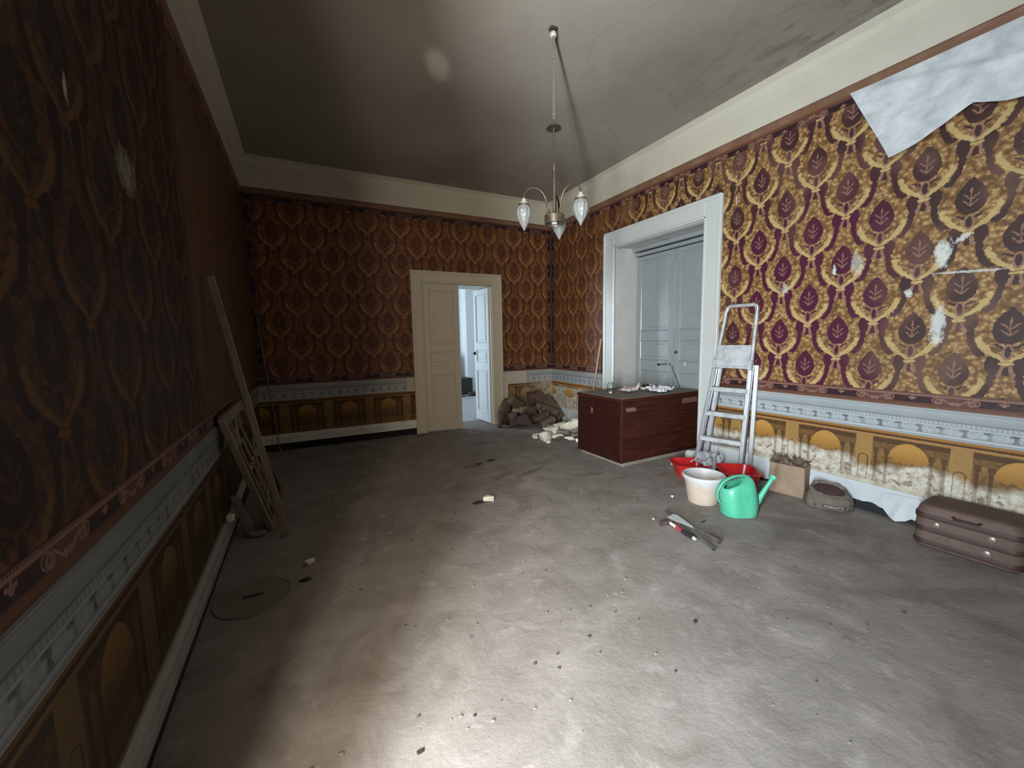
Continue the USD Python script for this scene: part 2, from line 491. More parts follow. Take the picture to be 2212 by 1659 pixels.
# ---- border paper with scrolls: along coordinate a, cross coordinate c = 0 (plain edge) .. 0.111 (dotted edge)
def border(name, along, cross, a0, k=1.0):
    g = Graph()
    P = g.pos()
    x, y, z = g.xyz(P)
    w = g.noise(P, 70, 2) - 0.5
    ax = dict(x=x, y=y, z=z)
    def expr(e):                                   # e = (axis, sign, offset)
        return ax[e[0]] * float(e[1]) + float(e[2])
    a, c = expr(along) + w * 0.006, expr(cross) + (g.noise(P, 80, 1) - 0.5) * 0.004
    u = abs(g.mod(a - (a0 - 0.23075), 0.4615) - 0.23075)
    I = g.inside
    base = g.ramp(c / 0.111, [(0.0, (0.22 * k, 0.10 * k, 0.05 * k)), (0.10, (0.15 * k, 0.062 * k, 0.03 * k)), (0.26, (0.13 * k, 0.05 * k, 0.028 * k)), (0.285, (0.065 * k, 0.022 * k, 0.018 * k)), (0.30, (0.12 * k, 0.045 * k, 0.035 * k)),
                              (0.78, (0.12 * k, 0.045 * k, 0.035 * k)), (0.80, (0.30 * k, 0.15 * k, 0.11 * k)), (0.875, (0.26 * k, 0.125 * k, 0.09 * k)), (0.89, (0.075 * k, 0.028 * k, 0.022 * k)), (1.0, (0.09 * k, 0.03 * k, 0.025 * k))])
    dark = I(g.mn(u - 0.112, g.mn(c - 0.036, 0.084 - c)))
    col = g.mixc(dark, base, (0.028 * k, 0.008 * k, 0.011 * k))
    def disc(u0, c0, r0, r1):
        du, dc = u - u0, c - c0
        d = g.m('sqrt', du * du + dc * dc)
        return I(g.mn(d - r0, r1 - d))
    curl = g.mx(disc(0.083, 0.058, 0.012, 0.021), g.mx(disc(0.10, 0.064, 0.018, 0.024), I(0.0055 - abs(c - 0.036 - (u - 0.012) * 0.75)) * I(g.mn(u - 0.008, 0.07 - u))))
    curl = g.mx(curl, disc(0.012, 0.047, 0.0, 0.012))
    flor = g.mx(disc(0.2308, 0.066, 0.0, 0.012), g.mx(disc(0.214, 0.072, 0.0, 0.007), disc(0.2308, 0.080, 0.0, 0.006)))
    band = I(g.mn(c - 0.030, 0.087 - c))
    col = g.mixc(g.mx(curl, flor) * band, col, (0.27 * k, 0.145 * k, 0.10 * k))
    dots = I(0.0035 - abs(g.mod(a, 0.0125) - 0.00625)) * I(g.mn(c - 0.0985, 0.106 - c))
    col = g.mixc(dots, col, (0.26 * k, 0.12 * k, 0.10 * k))
    col = g.mixc(g.step(g.noise(P, 20, 4), 0.45, 0.75) * 0.3, col, (0.16 * k, 0.08 * k, 0.05 * k))
    return g.done(name, col, 0.55, g.bump(g.noise(P, 120, 3), 0.15, 0.003), specular_ior_level=0.35)


# ---- printed dado rail: dentils and leaves in greys
def rail_print(name, axis, sign, s0, tint=(0.90, 0.97, 1.0)):
    g = Graph()
    P = g.pos()
    x, y, z = g.xyz(P)
    s = (x if axis == 'x' else y) * float(sign) + (g.noise(P, 60, 2) - 0.5) * 0.008
    f = (z - 0.703) / 0.2195
    gr = lambda v: tuple((v ** 1.25) * 0.74 * t for t in tint)
    base = g.ramp(f, [(0.0, gr(0.42)), (0.025, gr(0.62)), (0.055, gr(0.44)), (0.08, gr(0.50)), (0.10, gr(0.70)), (0.135, gr(0.66)), (0.15, gr(0.36)), (0.17, gr(0.47)), (0.28, gr(0.56)), (0.41, gr(0.46)), (0.425, gr(0.66)), (0.455, gr(0.70)), (0.475, gr(0.46)),
                      (0.58, gr(0.46)), (0.60, gr(0.32)), (0.635, gr(0.36)), (0.65, gr(0.54)), (0.67, gr(0.46)), (0.90, gr(0.55)), (0.94, gr(0.40)), (0.955, gr(0.52)), (0.965, gr(0.78)), (1.0, gr(0.72))])
    I = g.inside
    teeth = I(0.0068 - abs(g.mod(s, 0.0239) - 0.012)) * I(g.mn(f - 0.485, 0.585 - f), 0.02)
    c = g.mixc(teeth * 0.8, base, gr(0.62))
    band = I(g.mn(f - 0.165, 0.415 - f), 0.02)
    p = g.mod(s - s0, 0.2365)
    q = g.mod(s - s0 + 0.059, 0.11825) - 0.059
    leaf = g.noise(g.scaled(P, (1, 1, 1.5)), 48, 3, 0.6)
    c = g.mixc(band * g.step(leaf, 0.42, 0.66) * 0.55, c, gr(0.72))
    mid = (f - 0.29) / 0.125
    waist = 0.010 + mid * mid * 0.009
    m1 = I(waist - abs(q), 0.004) * band
    strong = g.step(abs(p - 0.11825), 0.055, 0.065, 0.62, 1.0)
    c = g.mixc(m1 * strong * g.step(leaf, 0.3, 0.5, 1.0, 0.62), c, gr(0.16))
    hook = I(g.mn(0.016 - abs(q + 0.014), 0.045 - abs(f - 0.385)), 0.006) * band
    c = g.mixc(hook * 0.75, c, gr(0.20))
    c = g.mixc(g.step(g.noise(P, 3.1, 5, 0.65), 0.48, 0.75) * 0.35, c, (0.40, 0.38, 0.33))
    return g.done(name, c, 0.6, g.bump(c, 0.1, 0.003), specular_ior_level=0.3)


# ---- lower wallpaper: ochre print of an arcade with domes, its foot eaten by damp
def arcade(name, axis, sign, s0, damp=None, k=1.0, grey=None):
    g = Graph()
    P = g.pos()
    x, y, z = g.xyz(P)
    s = (x if axis == 'x' else y) * float(sign)
    w = g.noise(P, 50, 2) - 0.5
    zz = z + w * 0.008
    p = g.mod(s - (s0 - 0.2825), 0.565) - 0.2825 + (g.noise(P, 60, 2) - 0.5) * 0.006   # distance to the nearest pilaster
    a = abs(p)
    I = g.inside
    n1 = g.noise(P, 30, 4, 0.6)
    ground = g.mixc(g.step(n1, 0.3, 0.7), (0.19 * k, 0.098 * k, 0.028 * k), (0.32 * k, 0.175 * k, 0.055 * k))
    light = (0.42 * k, 0.24 * k, 0.08 * k)
    dark = (0.072 * k, 0.032 * k, 0.012 * k)
    d = abs(a - 0.2825)                            # distance to the dome's middle
    dome_e = 1.0 - (d / 0.125) * (d / 0.125) - ((zz - 0.46) / 0.165) * ((zz - 0.46) / 0.165)
    dome = I(dome_e, 0.05) * I(zz - 0.44 - d * 0.3, 0.02)
    # trees and landscape below the dome, seen through the arches
    wood = g.step(n1 + (0.47 - zz) * 1.2, 0.48, 0.60) * I(0.475 - zz + d * 0.25, 0.01) * I(zz - 0.335, 0.02)
    ent = I(g.mn(0.606 - zz, zz - 0.552)) * I(a - 0.058) * (1.0 - dome)
    beam_ = I(g.mn(0.644 - zz, zz - 0.604)) * I(a - 0.058) * (1.0 - dome)
    cap = I(g.mn(0.558 - zz, zz - 0.515))
    col_w = cap * 0.008 + 0.0105
    cols = g.mx(I(col_w - abs(a - 0.082)), I(col_w - abs(a - 0.150))) * I(0.556 - zz) * I(zz - 0.275)
    base_ = g.mx(I(0.018 - abs(a - 0.082)), I(0.018 - abs(a - 0.150))) * I(0.29 - zz) * I(zz - 0.268)
    pil = I(0.056 - a) * I(0.648 - zz)
    az = g.mx(zz - 0.452, 0.0)
    ar = g.m('sqrt', a * a + az * az)
    arch = I(0.0045 - abs(ar - 0.031), 0.004) * I(zz - 0.27)
    c = ground
    c = g.mixc(ent * 0.75 * g.step(n1, 0.35, 0.6), c, dark)
    c = g.mixc(beam_ * 0.9, c, dark)
    c = g.mixc(dome, c, g.mixc(g.step(zz, 0.45, 0.6), (0.33 * k, 0.155 * k, 0.032 * k), (0.50 * k, 0.26 * k, 0.06 * k)))
    c = g.mixc(wood * 0.85, c, (0.13 * k, 0.06 * k, 0.015 * k))
    c = g.mixc(pil * 0.65, c, light)
    ink = g.mx(g.mx(cols, base_), arch) * 0.8
    lines = g.ramp((zz - 0.645) / 0.058, [(0.0, (0.30 * k, 0.14 * k, 0.03 * k)), (0.25, (0.42 * k, 0.22 * k, 0.08 * k)), (0.33, (0.42 * k, 0.24 * k, 0.10 * k)), (0.36, (0.10 * k, 0.04 * k, 0.01 * k)), (0.62, (0.09 * k, 0.036 * k, 0.01 * k)), (0.66, (0.33 * k, 0.15 * k, 0.03 * k)), (1.0, (0.36 * k, 0.16 * k, 0.035 * k))])
    c = g.mixc(I(zz - 0.648), c, lines)
    if damp:
        zb, amp = damp
        edge = zb + (g.noise(g.scaled(P, (1, 1, 0.35)), 2.6, 3, 0.6) - 0.5) * (2 * amp)
        lost = g.inside(edge - zz + (g.noise(P, 30, 4, 0.7) - 0.5) * 0.055, 0.06) * (1.0 - dome * 0.9)
        bare = g.ramp(g.noise(P, 17, 5, 0.68), [(0.27, (0.19, 0.13, 0.085)), (0.40, (0.36, 0.29, 0.21)), (0.54, (0.52, 0.48, 0.40)), (0.70, (0.60, 0.59, 0.54))])
        c = g.mixc(lost * g.step(g.noise(P, 24, 5, 0.7), 0.22, 0.36, 0.72, 1.0), c, bare)
        trees = g.step(g.noise(g.scaled(P, (1, 1, 1.4)), 15, 4, 0.65) + (0.36 - z) * 0.5, 0.55, 0.63) * I(z - 0.245, 0.02) * I(a - 0.05, 0.02)
        c = g.mixc(lost * trees * 0.75, c, (0.135, 0.095, 0.055))
        foot = g.step(z + (n1 - 0.5) * 0.05, 0.30, 0.245)
        c = g.mixc(foot * 0.5, c, (0.42, 0.36, 0.27))
        ink = ink * g.mixc(lost, (1, 1, 1), g.mixc(g.step(g.noise(P, 35, 4, 0.7), 0.3, 0.6), (0.35,) * 3, (0.95,) * 3))
        c = g.mixc(ink, c, g.mixc(lost, dark, (0.17, 0.13, 0.09)))
    else:
        c = g.mixc(ink, c, dark)
    if grey:                                       # towards x = grey the paper has gone: bare grey plaster
        far = g.step((x if axis == 'x' else y) + (g.noise(P, 5, 4, 0.65) - 0.5) * 0.9, grey[0], grey[1])
        c = g.mixc(far * 0.9, c, g.ramp(g.noise(P, 14, 5, 0.65), [(0.3, (0.13, 0.09, 0.05)), (0.5, (0.36, 0.30, 0.22)), (0.7, (0.50, 0.45, 0.36))]))
    return g.done(name, c, 0.6, g.bump(g.noise(P, 45, 4), 0.2, 0.004), specular_ior_level=0.3)


# ---- dusty floor
def floor_mat():
    g = Graph()
    P = g.pos()
    big = g.noise(P, 0.8, 4, 0.6)
    mid = g.noise(P, 3.2, 5, 0.62, 0.6)
    fine = g.noise(P, 22, 5, 0.7)
    c = g.ramp(mid, [(0.28, (0.166, 0.140, 0.122)), (0.45, (0.224, 0.198, 0.176)), (0.58, (0.262, 0.232, 0.209)), (0.74, (0.331, 0.294, 0.272))])
    c = g.mixc(g.step(big, 0.4, 0.7) * 0.30, c, (0.181, 0.150, 0.129))
    c = g.mixc(g.step(fine, 0.60, 0.74) * 0.35, c, (0.401, 0.361, 0.337))
    c = g.mixc(g.step(fine, 0.26, 0.38, 1.0, 0.0) * 0.55, c, (0.131, 0.107, 0.090))
    blob = g.noise(P, 6.5, 4, 0.6, 0.4)
    c = g.mixc(g.step(blob, 0.57, 0.70) * 0.35, c, (0.401, 0.361, 0.342))
    drag = g.noise(g.scaled(P, (1.0, 3.2, 1.0)), 4.5, 5, 0.68, 1.2)          # scuff and drag marks
    c = g.mixc(g.step(drag, 0.61, 0.74) * 0.28, c, (0.160, 0.131, 0.110))
    x, y, z = g.xyz(P)
    wob = (g.noise(P, 9, 4, 0.7) - 0.5) * 2.4
    for (cx, cy, rx, ry, ang, amt) in ((-1.95, -2.55, 0.22, 0.045, 0.35, 0.8), (-2.25, -2.5, 0.20, 0.06, 0.5, 0.5), (-2.42, -2.0, 0.15, 0.05, 0.2, 0.7), (-2.15, -1.9, 0.06, 0.04, 0.1, 0.7), (-1.45, -2.95, 0.16, 0.05, -0.3, 0.5), (-1.2, -3.2, 0.14, 0.05, -0.2, 0.4),
                                        (-0.72, -4.75, 0.42, 0.09, -0.9, 0.5), (-0.95, -5.15, 0.30, 0.08, -0.7, 0.4), (-1.0, -5.6, 0.5, 0.07, -0.55, 0.4), (-1.9, -5.0, 0.16, 0.1, 0.3, 0.3), (-0.75, -3.35, 0.1, 0.05, 0.2, 0.5)):
        dx, dy = x - cx, y - cy
        ca, sa = math.cos(ang), math.sin(ang)
        u, v = (dx * ca + dy * sa) / rx, (dy * ca - dx * sa) / ry
        c = g.mixc(g.inside(1.0 - (u * u + v * v) + wob, 0.9) * (amt * 0.8), c, (0.106, 0.087, 0.072))
    return g.done('floor_dust', c, 0.82, g.bump(g.m('multiply_add', fine, 0.6, mid), 0.5, 0.012), specular_ior_level=0.25)


def ceiling_mat():
    g = Graph()
    P = g.pos()
    x, y, z = g.xyz(P)
    big = g.noise(P, 0.55, 4, 0.55)
    c = g.ramp(big, [(0.3, (0.234, 0.204, 0.168)), (0.5, (0.289, 0.257, 0.218)), (0.7, (0.328, 0.296, 0.257))])
    soot = g.step(x + (g.noise(P, 1.4, 4, 0.6) - 0.5) * 2.0, -1.5, -0.4) * g.step(y, -4.6, -2.6, 1.0, 0.0)
    blot = g.step(g.noise(g.scaled(P, (2.4, 1, 1)), 2.6, 6, 0.7), 0.46, 0.66)
    c = g.mixc(soot * blot * 0.95, c, (0.156, 0.129, 0.094))
    specks = g.step(g.noise(P, 16, 3, 0.7), 0.63, 0.72)
    c = g.mixc(soot * specks * 0.6, c, (0.109, 0.086, 0.066))
    crack = g.step(abs(g.noise(P, 0.9, 6, 0.62) - 0.5), 0.0, 0.008, 1.0, 0.0) * g.step(x, -2.4, -1.6)
    c = g.mixc(crack * 0.30, c, (0.172, 0.140, 0.109))
    return g.done('ceiling_plaster', c, 0.75, g.bump(g.noise(P, 26, 4), 0.15, 0.006), specular_ior_level=0.2)


def paint(name, col, dirt=(0.30, 0.27, 0.22), amount=0.35, rough=0.35, scale=3.0, chips=0.0):
    g = Graph()
    P = g.pos()
    n = g.noise(P, scale, 5, 0.65)
    c = g.mixc(g.step(n, 0.45, 0.78) * amount, tuple(col), tuple(dirt))
    if chips:
        ch = g.step(g.noise(P, 34, 4, 0.6), 0.66, 0.70)
        c = g.mixc(ch * chips, c, (0.10, 0.09, 0.08))
    r = g.noise(P, scale * 2, 3) * 0.2 + (rough - 0.1)
    return g.done(name, c, r, g.bump(g.noise(P, 30, 3), 0.06, 0.004))


M = {}
vsc = ((5.17, 2.05, 0.045, 0.10, 0.0, 1.0), (5.18, 1.54, 0.04, 0.15, 0.0, 0.9), (4.50, 2.04, 0.014, 0.05, 0.0, 1.0), (5.26, 2.14, 0.05, 0.02, 0.7, 0.9), (5.0, 1.79, 0.022, 0.04, 0.3, 0.9), (5.30, 1.905, 0.20, 0.009, -0.05, 0.75), (4.66, 2.07, 0.045, 0.10, 0.1, 0.45), (4.10, 1.93, 0.035, 0.05, 0.3, 0.45), (3.57, 2.9, 0.012, 0.05, 0.1, 0.6))
M['paper_right'] = wallpaper('damask_right', 'y', -1, 4.313, 1.80, vivid=(-4.22, 0.52), scuffs=vsc, tone=0.66, red_from=-2.9)
M['paper_back'] = wallpaper('damask_back', 'x', 1, -3.44, 1.80, tone=0.66, tint=(1.0, 0.72, 0.58), muted=0.45)
M['paper_left_shaded'] = wallpaper('damask_left_shaded', 'y', 1, -4.65, 1.80, scuffs=((-4.62, 2.28, 0.012, 0.05, 0, 0.6), (-4.16, 2.2, 0.10, 0.09, 0, 0.25)), tone=0.125, tint=(1.0, 0.60, 0.36), bare=-3.25)  # shade of the left wall put into the tone; bare adds its sheen
M['border_right'] = border('scroll_border_right', ('y', -1, 0), ('z', 1, -0.923), 4.385, 0.8)
M['border_back'] = border('scroll_border_back', ('x', 1, 0), ('z', 1, -0.923), -3.0, 0.7)
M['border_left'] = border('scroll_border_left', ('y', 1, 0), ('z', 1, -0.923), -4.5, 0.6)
M['frieze_right'] = border('scroll_frieze_right', ('y', -1, 0), ('z', -1, 3.444), 4.25, 0.8)
M['frieze_back'] = border('scroll_frieze_back', ('x', 1, 0), ('z', -1, 3.444), -3.1, 0.5)
M['frieze_left'] = border('scroll_frieze_left', ('y', 1, 0), ('z', -1, 3.444), -4.5)
M['strip_right'] = border('scroll_corner_right', ('z', 1, 0), ('y', -1, 0), 1.1, 0.5)
M['strip_back'] = border('scroll_corner_back', ('z', 1, 0), ('x', -1, 0), 1.1, 0.5)
M['strip_back_left'] = border('scroll_corner_back_left', ('z', 1, 0), ('x', 1, -XL), 1.1, 0.5)
M['rail_right'] = rail_print('dado_rail_right', 'y', -1, 4.191)
M['rail_back'] = rail_print('dado_rail_back', 'x', 1, -3.0, (0.96, 0.97, 0.95))
M['rail_left_shaded'] = rail_print('dado_rail_shaded', 'y', 1, -4.4, (0.40, 0.42, 0.42))  # same print with the left wall shade in its tint
M['arcade_right'] = arcade('arcade_right', 'y', -1, 4.238, damp=(0.44, 0.17), k=0.8)
M['arcade_corner'] = arcade('arcade_corner', 'y', -1, 4.238, damp=(0.62, 0.05))
M['arcade_back'] = arcade('arcade_back', 'x', 1, -3.30, k=0.62)
M['arcade_back_right'] = arcade('arcade_back_right', 'x', 1, -0.85, k=0.62, grey=(-0.9, 0.1))
M['arcade_left_shaded'] = arcade('arcade_left_shaded', 'y', 1, -4.50, k=0.2)  # low k carries the shade of the left wall
M['floor'] = floor_mat()
M['ceiling'] = ceiling_mat()
M['cove'] = paint('cove_whitewash', (0.50, 0.465, 0.375), (0.35, 0.305, 0.235), 0.5, 0.7, 1.2)
M['plaster'] = paint('bare_plaster', (0.46, 0.42, 0.35), (0.31, 0.27, 0.21), 0.4, 0.7, 3)
M['rail_wood'] = paint('picture_rail_wood', (0.17, 0.085, 0.05), (0.30, 0.19, 0.13), 0.5, 0.45, 5)
M['white_paint'] = paint('door_white_gloss', (0.50, 0.515, 0.50), (0.50, 0.47, 0.41), 0.35, 0.32, 2.5)
M['cream_paint'] = paint('door_cream_gloss', (0.55, 0.49, 0.39), (0.45, 0.39, 0.30), 0.35, 0.36, 2.5)
M['grey_paint'] = paint('door_grey_gloss', (0.255, 0.275, 0.278), (0.31, 0.31, 0.30), 0.3, 0.22, 2.2, chips=0.25)
M['leaf_paint'] = paint('door_pale_gloss', (0.66, 0.70, 0.72), (0.5, 0.5, 0.48), 0.25, 0.3, 3)
M['reveal'] = paint('reveal_limewash', (0.47, 0.47, 0.455), (0.58, 0.58, 0.57), 0.6, 0.6, 5)
M['skirting_white'] = paint('skirting_white', (0.66, 0.66, 0.62), (0.42, 0.39, 0.33), 0.5, 0.5, 6)
M['skirting_left_shaded'] = paint('skirting_shaded', (0.24, 0.24, 0.22), (0.15, 0.14, 0.12), 0.5, 0.5, 6)  # darker copy of the white skirting, shade painted in
M['skirting_torn'] = paint('skirting_chalky', (0.48, 0.505, 0.52), (0.38, 0.40, 0.41), 0.7, 0.6, 9)
M['bare_shutter'] = plain('shutter_brown', (0.12, 0.085, 0.06), 0.6, (0.08, 0.055, 0.04), 6)
M['void'] = plain('flat_black', (0.012, 0.011, 0.012), 0.9)  # paints the dark of gaps; also colours the door lock
M['far_floor'] = paint('far_floor_dust', (0.40, 0.40, 0.385), (0.28, 0.27, 0.25), 0.6, 0.8, 2.5)
M['far_white'] = paint('far_room_white', (0.78, 0.80, 0.80), (0.66, 0.68, 0.7), 0.3, 0.6, 2)

# ================================================================ the room
D = 0.46                                             # wall thickness
DY0, DY1, DZ = -3.212, -1.723, 2.80                  # big doorway in the right wall
BX0, BX1, BZ = -2.415, -1.226, 2.40                  # doorway in the back wall

obj('floor', box(XL - 0.6, 3.0, YF - 0.5, 6.5, -0.1, 0.0), M['floor'], kind='structure')
obj('ceiling', box(XL - 0.5, 0.5, YF - 0.5, 0.5, ZC, ZC + 0.15), M['ceiling'], kind='structure')


def panel(axis, s0, s1, z0, z1, t, back=0.0, c=0.0):
    """A flat strip on the right ('x'), back ('y') or left ('l') wall, proud of it by t."""
    if axis == 'x':
        return box(-t, back, s0, s1, z0, z1, c)
    if axis == 'y':
        return box(s0, s1, -t, back, z0, z1, c)
    return box(XL - back, XL + t, s0, s1, z0, z1, c)


def moulding(axis, s0, s1, profile):
    """A profile of (proud, z) points run along a wall."""
    pts = [(0.0, profile[0][1])] + list(profile) + [(0.0, profile[-1][1])]
    rings = []
    for s in (s0, s1):
        if axis == 'x':
            rings.append(np.array([(-p, s, z) for p, z in pts]))
        elif axis == 'y':
            rings.append(np.array([(s, -p, z) for p, z in pts]))
        else:
            rings.append(np.array([(XL + p, s, z) for p, z in pts]))
    m = loft(rings)
    m.fix_normals()
    return m


RAIL = [(0.0035, 3.444), (0.005, 3.480), (0.009, 3.486), (0.007, 3.491), (0.010, 3.496), (0.010, 3.504), (0.005, 3.510), (0.013, 3.514)]
DADO = [(0.006, 0.703), (0.010, 0.712), (0.006, 0.728), (0.0045, 0.74), (0.0045, 0.80), (0.008, 0.808), (0.006, 0.842), (0.009, 0.85), (0.010, 0.912), (0.014, 0.918), (0.006, 0.9225)]
SKIRT = [(0.030, 0.105), (0.030, 0.150), (0.024, 0.158), (0.030, 0.166), (0.028, 0.205), (0.016, 0.222), (0.012, 0.236)]

# ---- right wall
w = setting('wall_right')
obj('masonry', cat(box(0, D, YF, DY0, 0, ZC), box(0, D, DY1, 0, 0, ZC), box(0, D, DY0, DY1, DZ, ZC)), M['plaster'], w)
obj('cove', cat(moulding('x', YF, 0, [(0.012, 3.512), (0.012, 3.72), (0.02, 3.80), (0.045, 3.85), (0.10, ZC)])), M['cove'], w)
obj('wallpaper', cat(panel('x', YF, DY0, 1.034, 3.357, 0.002), panel('x', DY1, 0, 1.034, 3.357, 0.002), panel('x', DY0, DY1, DZ, 3.357, 0.002)), M['paper_right'], w)
obj('paper_frieze', panel('x', YF, 0, 3.357, 3.444, 0.003), M['frieze_right'], w)
obj('picture_rail', moulding('x', YF, 0, RAIL), M['rail_wood'], w)
for a, b in ((YF, DY0), (DY1, 0)):
    obj('scroll_border', panel('x', a, b, 0.923, 1.034, 0.003), M['border_right'], w)
    obj('dado_rail', moulding('x', a, b, DADO), M['rail_right'], w)
obj('arcade_paper', panel('x', YF, DY0, 0.236, 0.703, 0.002), M['arcade_right'], w)
obj('arcade_paper', panel('x', DY1, 0, 0.236, 0.703, 0.002), M['arcade_corner'], w)
obj('corner_strip', panel('x', -0.111, -0.002, 1.034, 3.357, 0.003), M['strip_right'], w)

# skirting of the right wall: chalky, ragged at the foot, with the dark gap behind it painted black
def ragged(y0, y1, zt, zb, seed, t=0.016, n=60):
    g = np.random.default_rng(seed)
    ys = np.linspace(y0, y1, n)
    low = zb + 0.02 * (meshkit.fbm(np.stack([ys * 9, ys * 0, ys * 0 + seed], 1), 3) - 0.5) * 2
    ring = [np.array([(-t - 0.004 * math.sin(y * 31), y, zl), (-t, y, zt - 0.02), (-t * 0.6, y, zt), (0.0, y, zt), (0.0, y, zl)]) for y, zl in zip(ys, low)]
    m = loft(ring); m.fix_normals()
    return m


sk = setting('baseboard_right')
obj('board', ragged(-4.60, -3.43, 0.236, 0.02, 3), M['skirting_torn'], sk)
obj('board', ragged(-5.08, -4.60, 0.236, 0.072, 4), M['skirting_torn'], sk)
obj('board', ragged(YF, -5.08, 0.236, 0.03, 5), M['skirting_torn'], sk)
obj('board', ragged(-1.50, 0, 0.236, 0.02, 6), M['skirting_torn'], sk)
obj('gap_shade_strip', box(-0.003, 0.0, YF, -3.43, 0, 0.10), M['void'], sk)  # black strip standing in for the shade under the boards

# ---- back wall
w = setting('wall_back')
obj('masonry', cat(box(XL - D, BX0, 0, D, 0, ZC), box(BX1, D, 0, D, 0, ZC), box(BX0, BX1, 0, D, BZ, ZC)), M['plaster'], w)
obj('cove', moulding('y', XL, 0, [(0.012, 3.512), (0.012, 3.72), (0.02, 3.80), (0.045, 3.85), (0.10, ZC)]), M['cove'], w)
obj('wallpaper', cat(panel('y', XL, BX0, 1.034, 3.357, 0.002), panel('y', BX1, 0, 1.034, 3.357, 0.002), panel('y', BX0, BX1, BZ, 3.357, 0.002)), M['paper_back'], w)
obj('paper_frieze', panel('y', XL, 0, 3.357, 3.444, 0.003), M['frieze_back'], w)
obj('picture_rail', moulding('y', XL, 0, RAIL), M['rail_wood'], w)
for a, b in ((XL, BX0), (BX1, 0)):
    obj('scroll_border', panel('y', a, b, 0.923, 1.034, 0.003), M['border_back'], w)
obj('dado_rail', moulding('y', XL, -2.72, DADO), M['rail_back'], w)
obj('dado_rail', moulding('y', -0.55, 0, DADO), M['rail_back'], w)
obj('bare_plaster', cat(panel('y', -2.72, -2.583, 0.70, 0.925, 0.003), panel('y', -1.02, -0.55, 0.70, 0.925, 0.003), panel('y', -1.02, -0.93, 0.45, 0.70, 0.003)), M['plaster'], w, label='patch of bare plaster where the printed rail has gone')
obj('arcade_paper', panel('y', XL, BX0, 0.236, 0.703, 0.002), M['arcade_back'], w)
obj('arcade_paper', panel('y', -0.93, 0, 0.236, 0.703, 0.002), M['arcade_back_right'], w)
obj('corner_strip', panel('y', -0.111, -0.002, 1.034, 3.357, 0.003), M['strip_back'], w)
obj('corner_strip', panel('y', XL + 0.002, XL + 0.113, 1.034, 3.357, 0.003), M['strip_back_left'], w)
sk = setting('baseboard_back')
obj('board', moulding('y', XL, -2.60, SKIRT), M['skirting_white'], sk)
obj('gap_shade_strip', box(XL, -2.60, -0.003, 0.0, 0, 0.105), M['void'], sk)  # shade of the gap below the skirting, painted as a strip

# ---- left wall, with the tall window that lights the room
w = setting('wall_left')
obj('masonry', cat(box(XL - D, XL, YF, WIN[0], 0, ZC), box(XL - D, XL, WIN[1], 0, 0, ZC), box(XL - D, XL, WIN[0], WIN[1], WIN[3], ZC), box(XL - D, XL, WIN[0], WIN[1], 0, WIN[2])), M['plaster'], w)
obj('cove', cat(moulding('l', YF, 0, [(0.012, 3.512), (0.012, 3.72), (0.02, 3.80), (0.045, 3.85), (0.10, ZC)])), M['cove'], w)
obj('wallpaper', cat(panel('l', YF, WIN[0], 1.034, 3.357, 0.002), panel('l', WIN[1], 0, 1.034, 3.357, 0.002), panel('l', WIN[0], WIN[1], WIN[3], 3.357, 0.002)), M['paper_left_shaded'], w)
obj('paper_frieze', panel('l', YF, 0, 3.357, 3.444, 0.003), M['frieze_left'], w)
obj('picture_rail', moulding('l', YF, 0, RAIL), M['rail_wood'], w)
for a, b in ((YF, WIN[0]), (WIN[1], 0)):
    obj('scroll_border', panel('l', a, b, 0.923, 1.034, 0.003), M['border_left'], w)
    obj('dado_rail', moulding('l', a, b, DADO), M['rail_left_shaded'], w)
    obj('arcade_paper', panel('l', a, b, 0.236, 0.703, 0.002), M['arcade_left_shaded'], w)
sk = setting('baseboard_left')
obj('board', moulding('l', WIN[1], -2.40, SKIRT), M['skirting_left_shaded'], sk)
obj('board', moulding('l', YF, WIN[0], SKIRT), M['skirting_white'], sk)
obj('gap_shade_strip', box(XL, XL + 0.003, WIN[1], 0.0, 0, 0.105), M['void'], sk)  # painted black to pass for the shaded gap
wn = setting('window_1')
obj('frame', cat(*[box(XL - 0.36, XL - 0.31, a, b, c, d, 0.006) for a, b, c, d in ((WIN[0], WIN[0] + 0.05, WIN[2], WIN[3]), (WIN[1] - 0.05, WIN[1], WIN[2], WIN[3]), (WIN[0], WIN[1], WIN[2], WIN[2] + 0.06), (WIN[0], WIN[1], WIN[3] - 0.05, WIN[3]))]), M['white_paint'], wn)
obj('added_lower_shutter', box(XL - 0.37, XL - 0.34, WIN[0], LIT[0], WIN[2], 1.05, 0.005), M['bare_shutter'], wn)  # unseen panel added below the dim fill to keep light off the floor
obj('shutter', box(XL - 0.37, XL - 0.34, LIT[1], WIN[1], WIN[2], WIN[3], 0.005), M['bare_shutter'], wn)
obj('added_inner_shutter', box(XL - 0.03, XL - 0.005, WIN[0], -6.47, WIN[2], WIN[3], 0.004), M['bare_shutter'], wn)  # unseen leaf added to trim the beam on the right
obj('wall_front', box(XL - D, D, YF - 0.3, YF, 0, ZC), M['paper_back'], kind='structure')

# ---- the room beyond the back door
obj('wall_far', box(-5.2, 2.6, 4.9, 5.1, 0, 3.9), M['far_white'], kind='structure')
obj('wall_far_right', box(2.3, 2.5, D, 4.9, 0, 3.9), M['far_white'], kind='structure')
obj('wall_far_left', box(-5.2, -5.0, D, 5.0, 0, 3.9), M['far_white'], kind='structure')
obj('floor', box(-5.0, 2.3, D + 0.02, 4.9, -0.02, 0.004), M['far_floor'], kind='structure')
obj('ceiling', box(-5.2, 2.6, D, 5.1, 3.85, 3.95), M['far_white'], kind='structure')
obj('trim_far', box(0.02, 0.55, 4.5, 4.9, 0, 3.85, 0.01), M['far_white'], kind='structure')

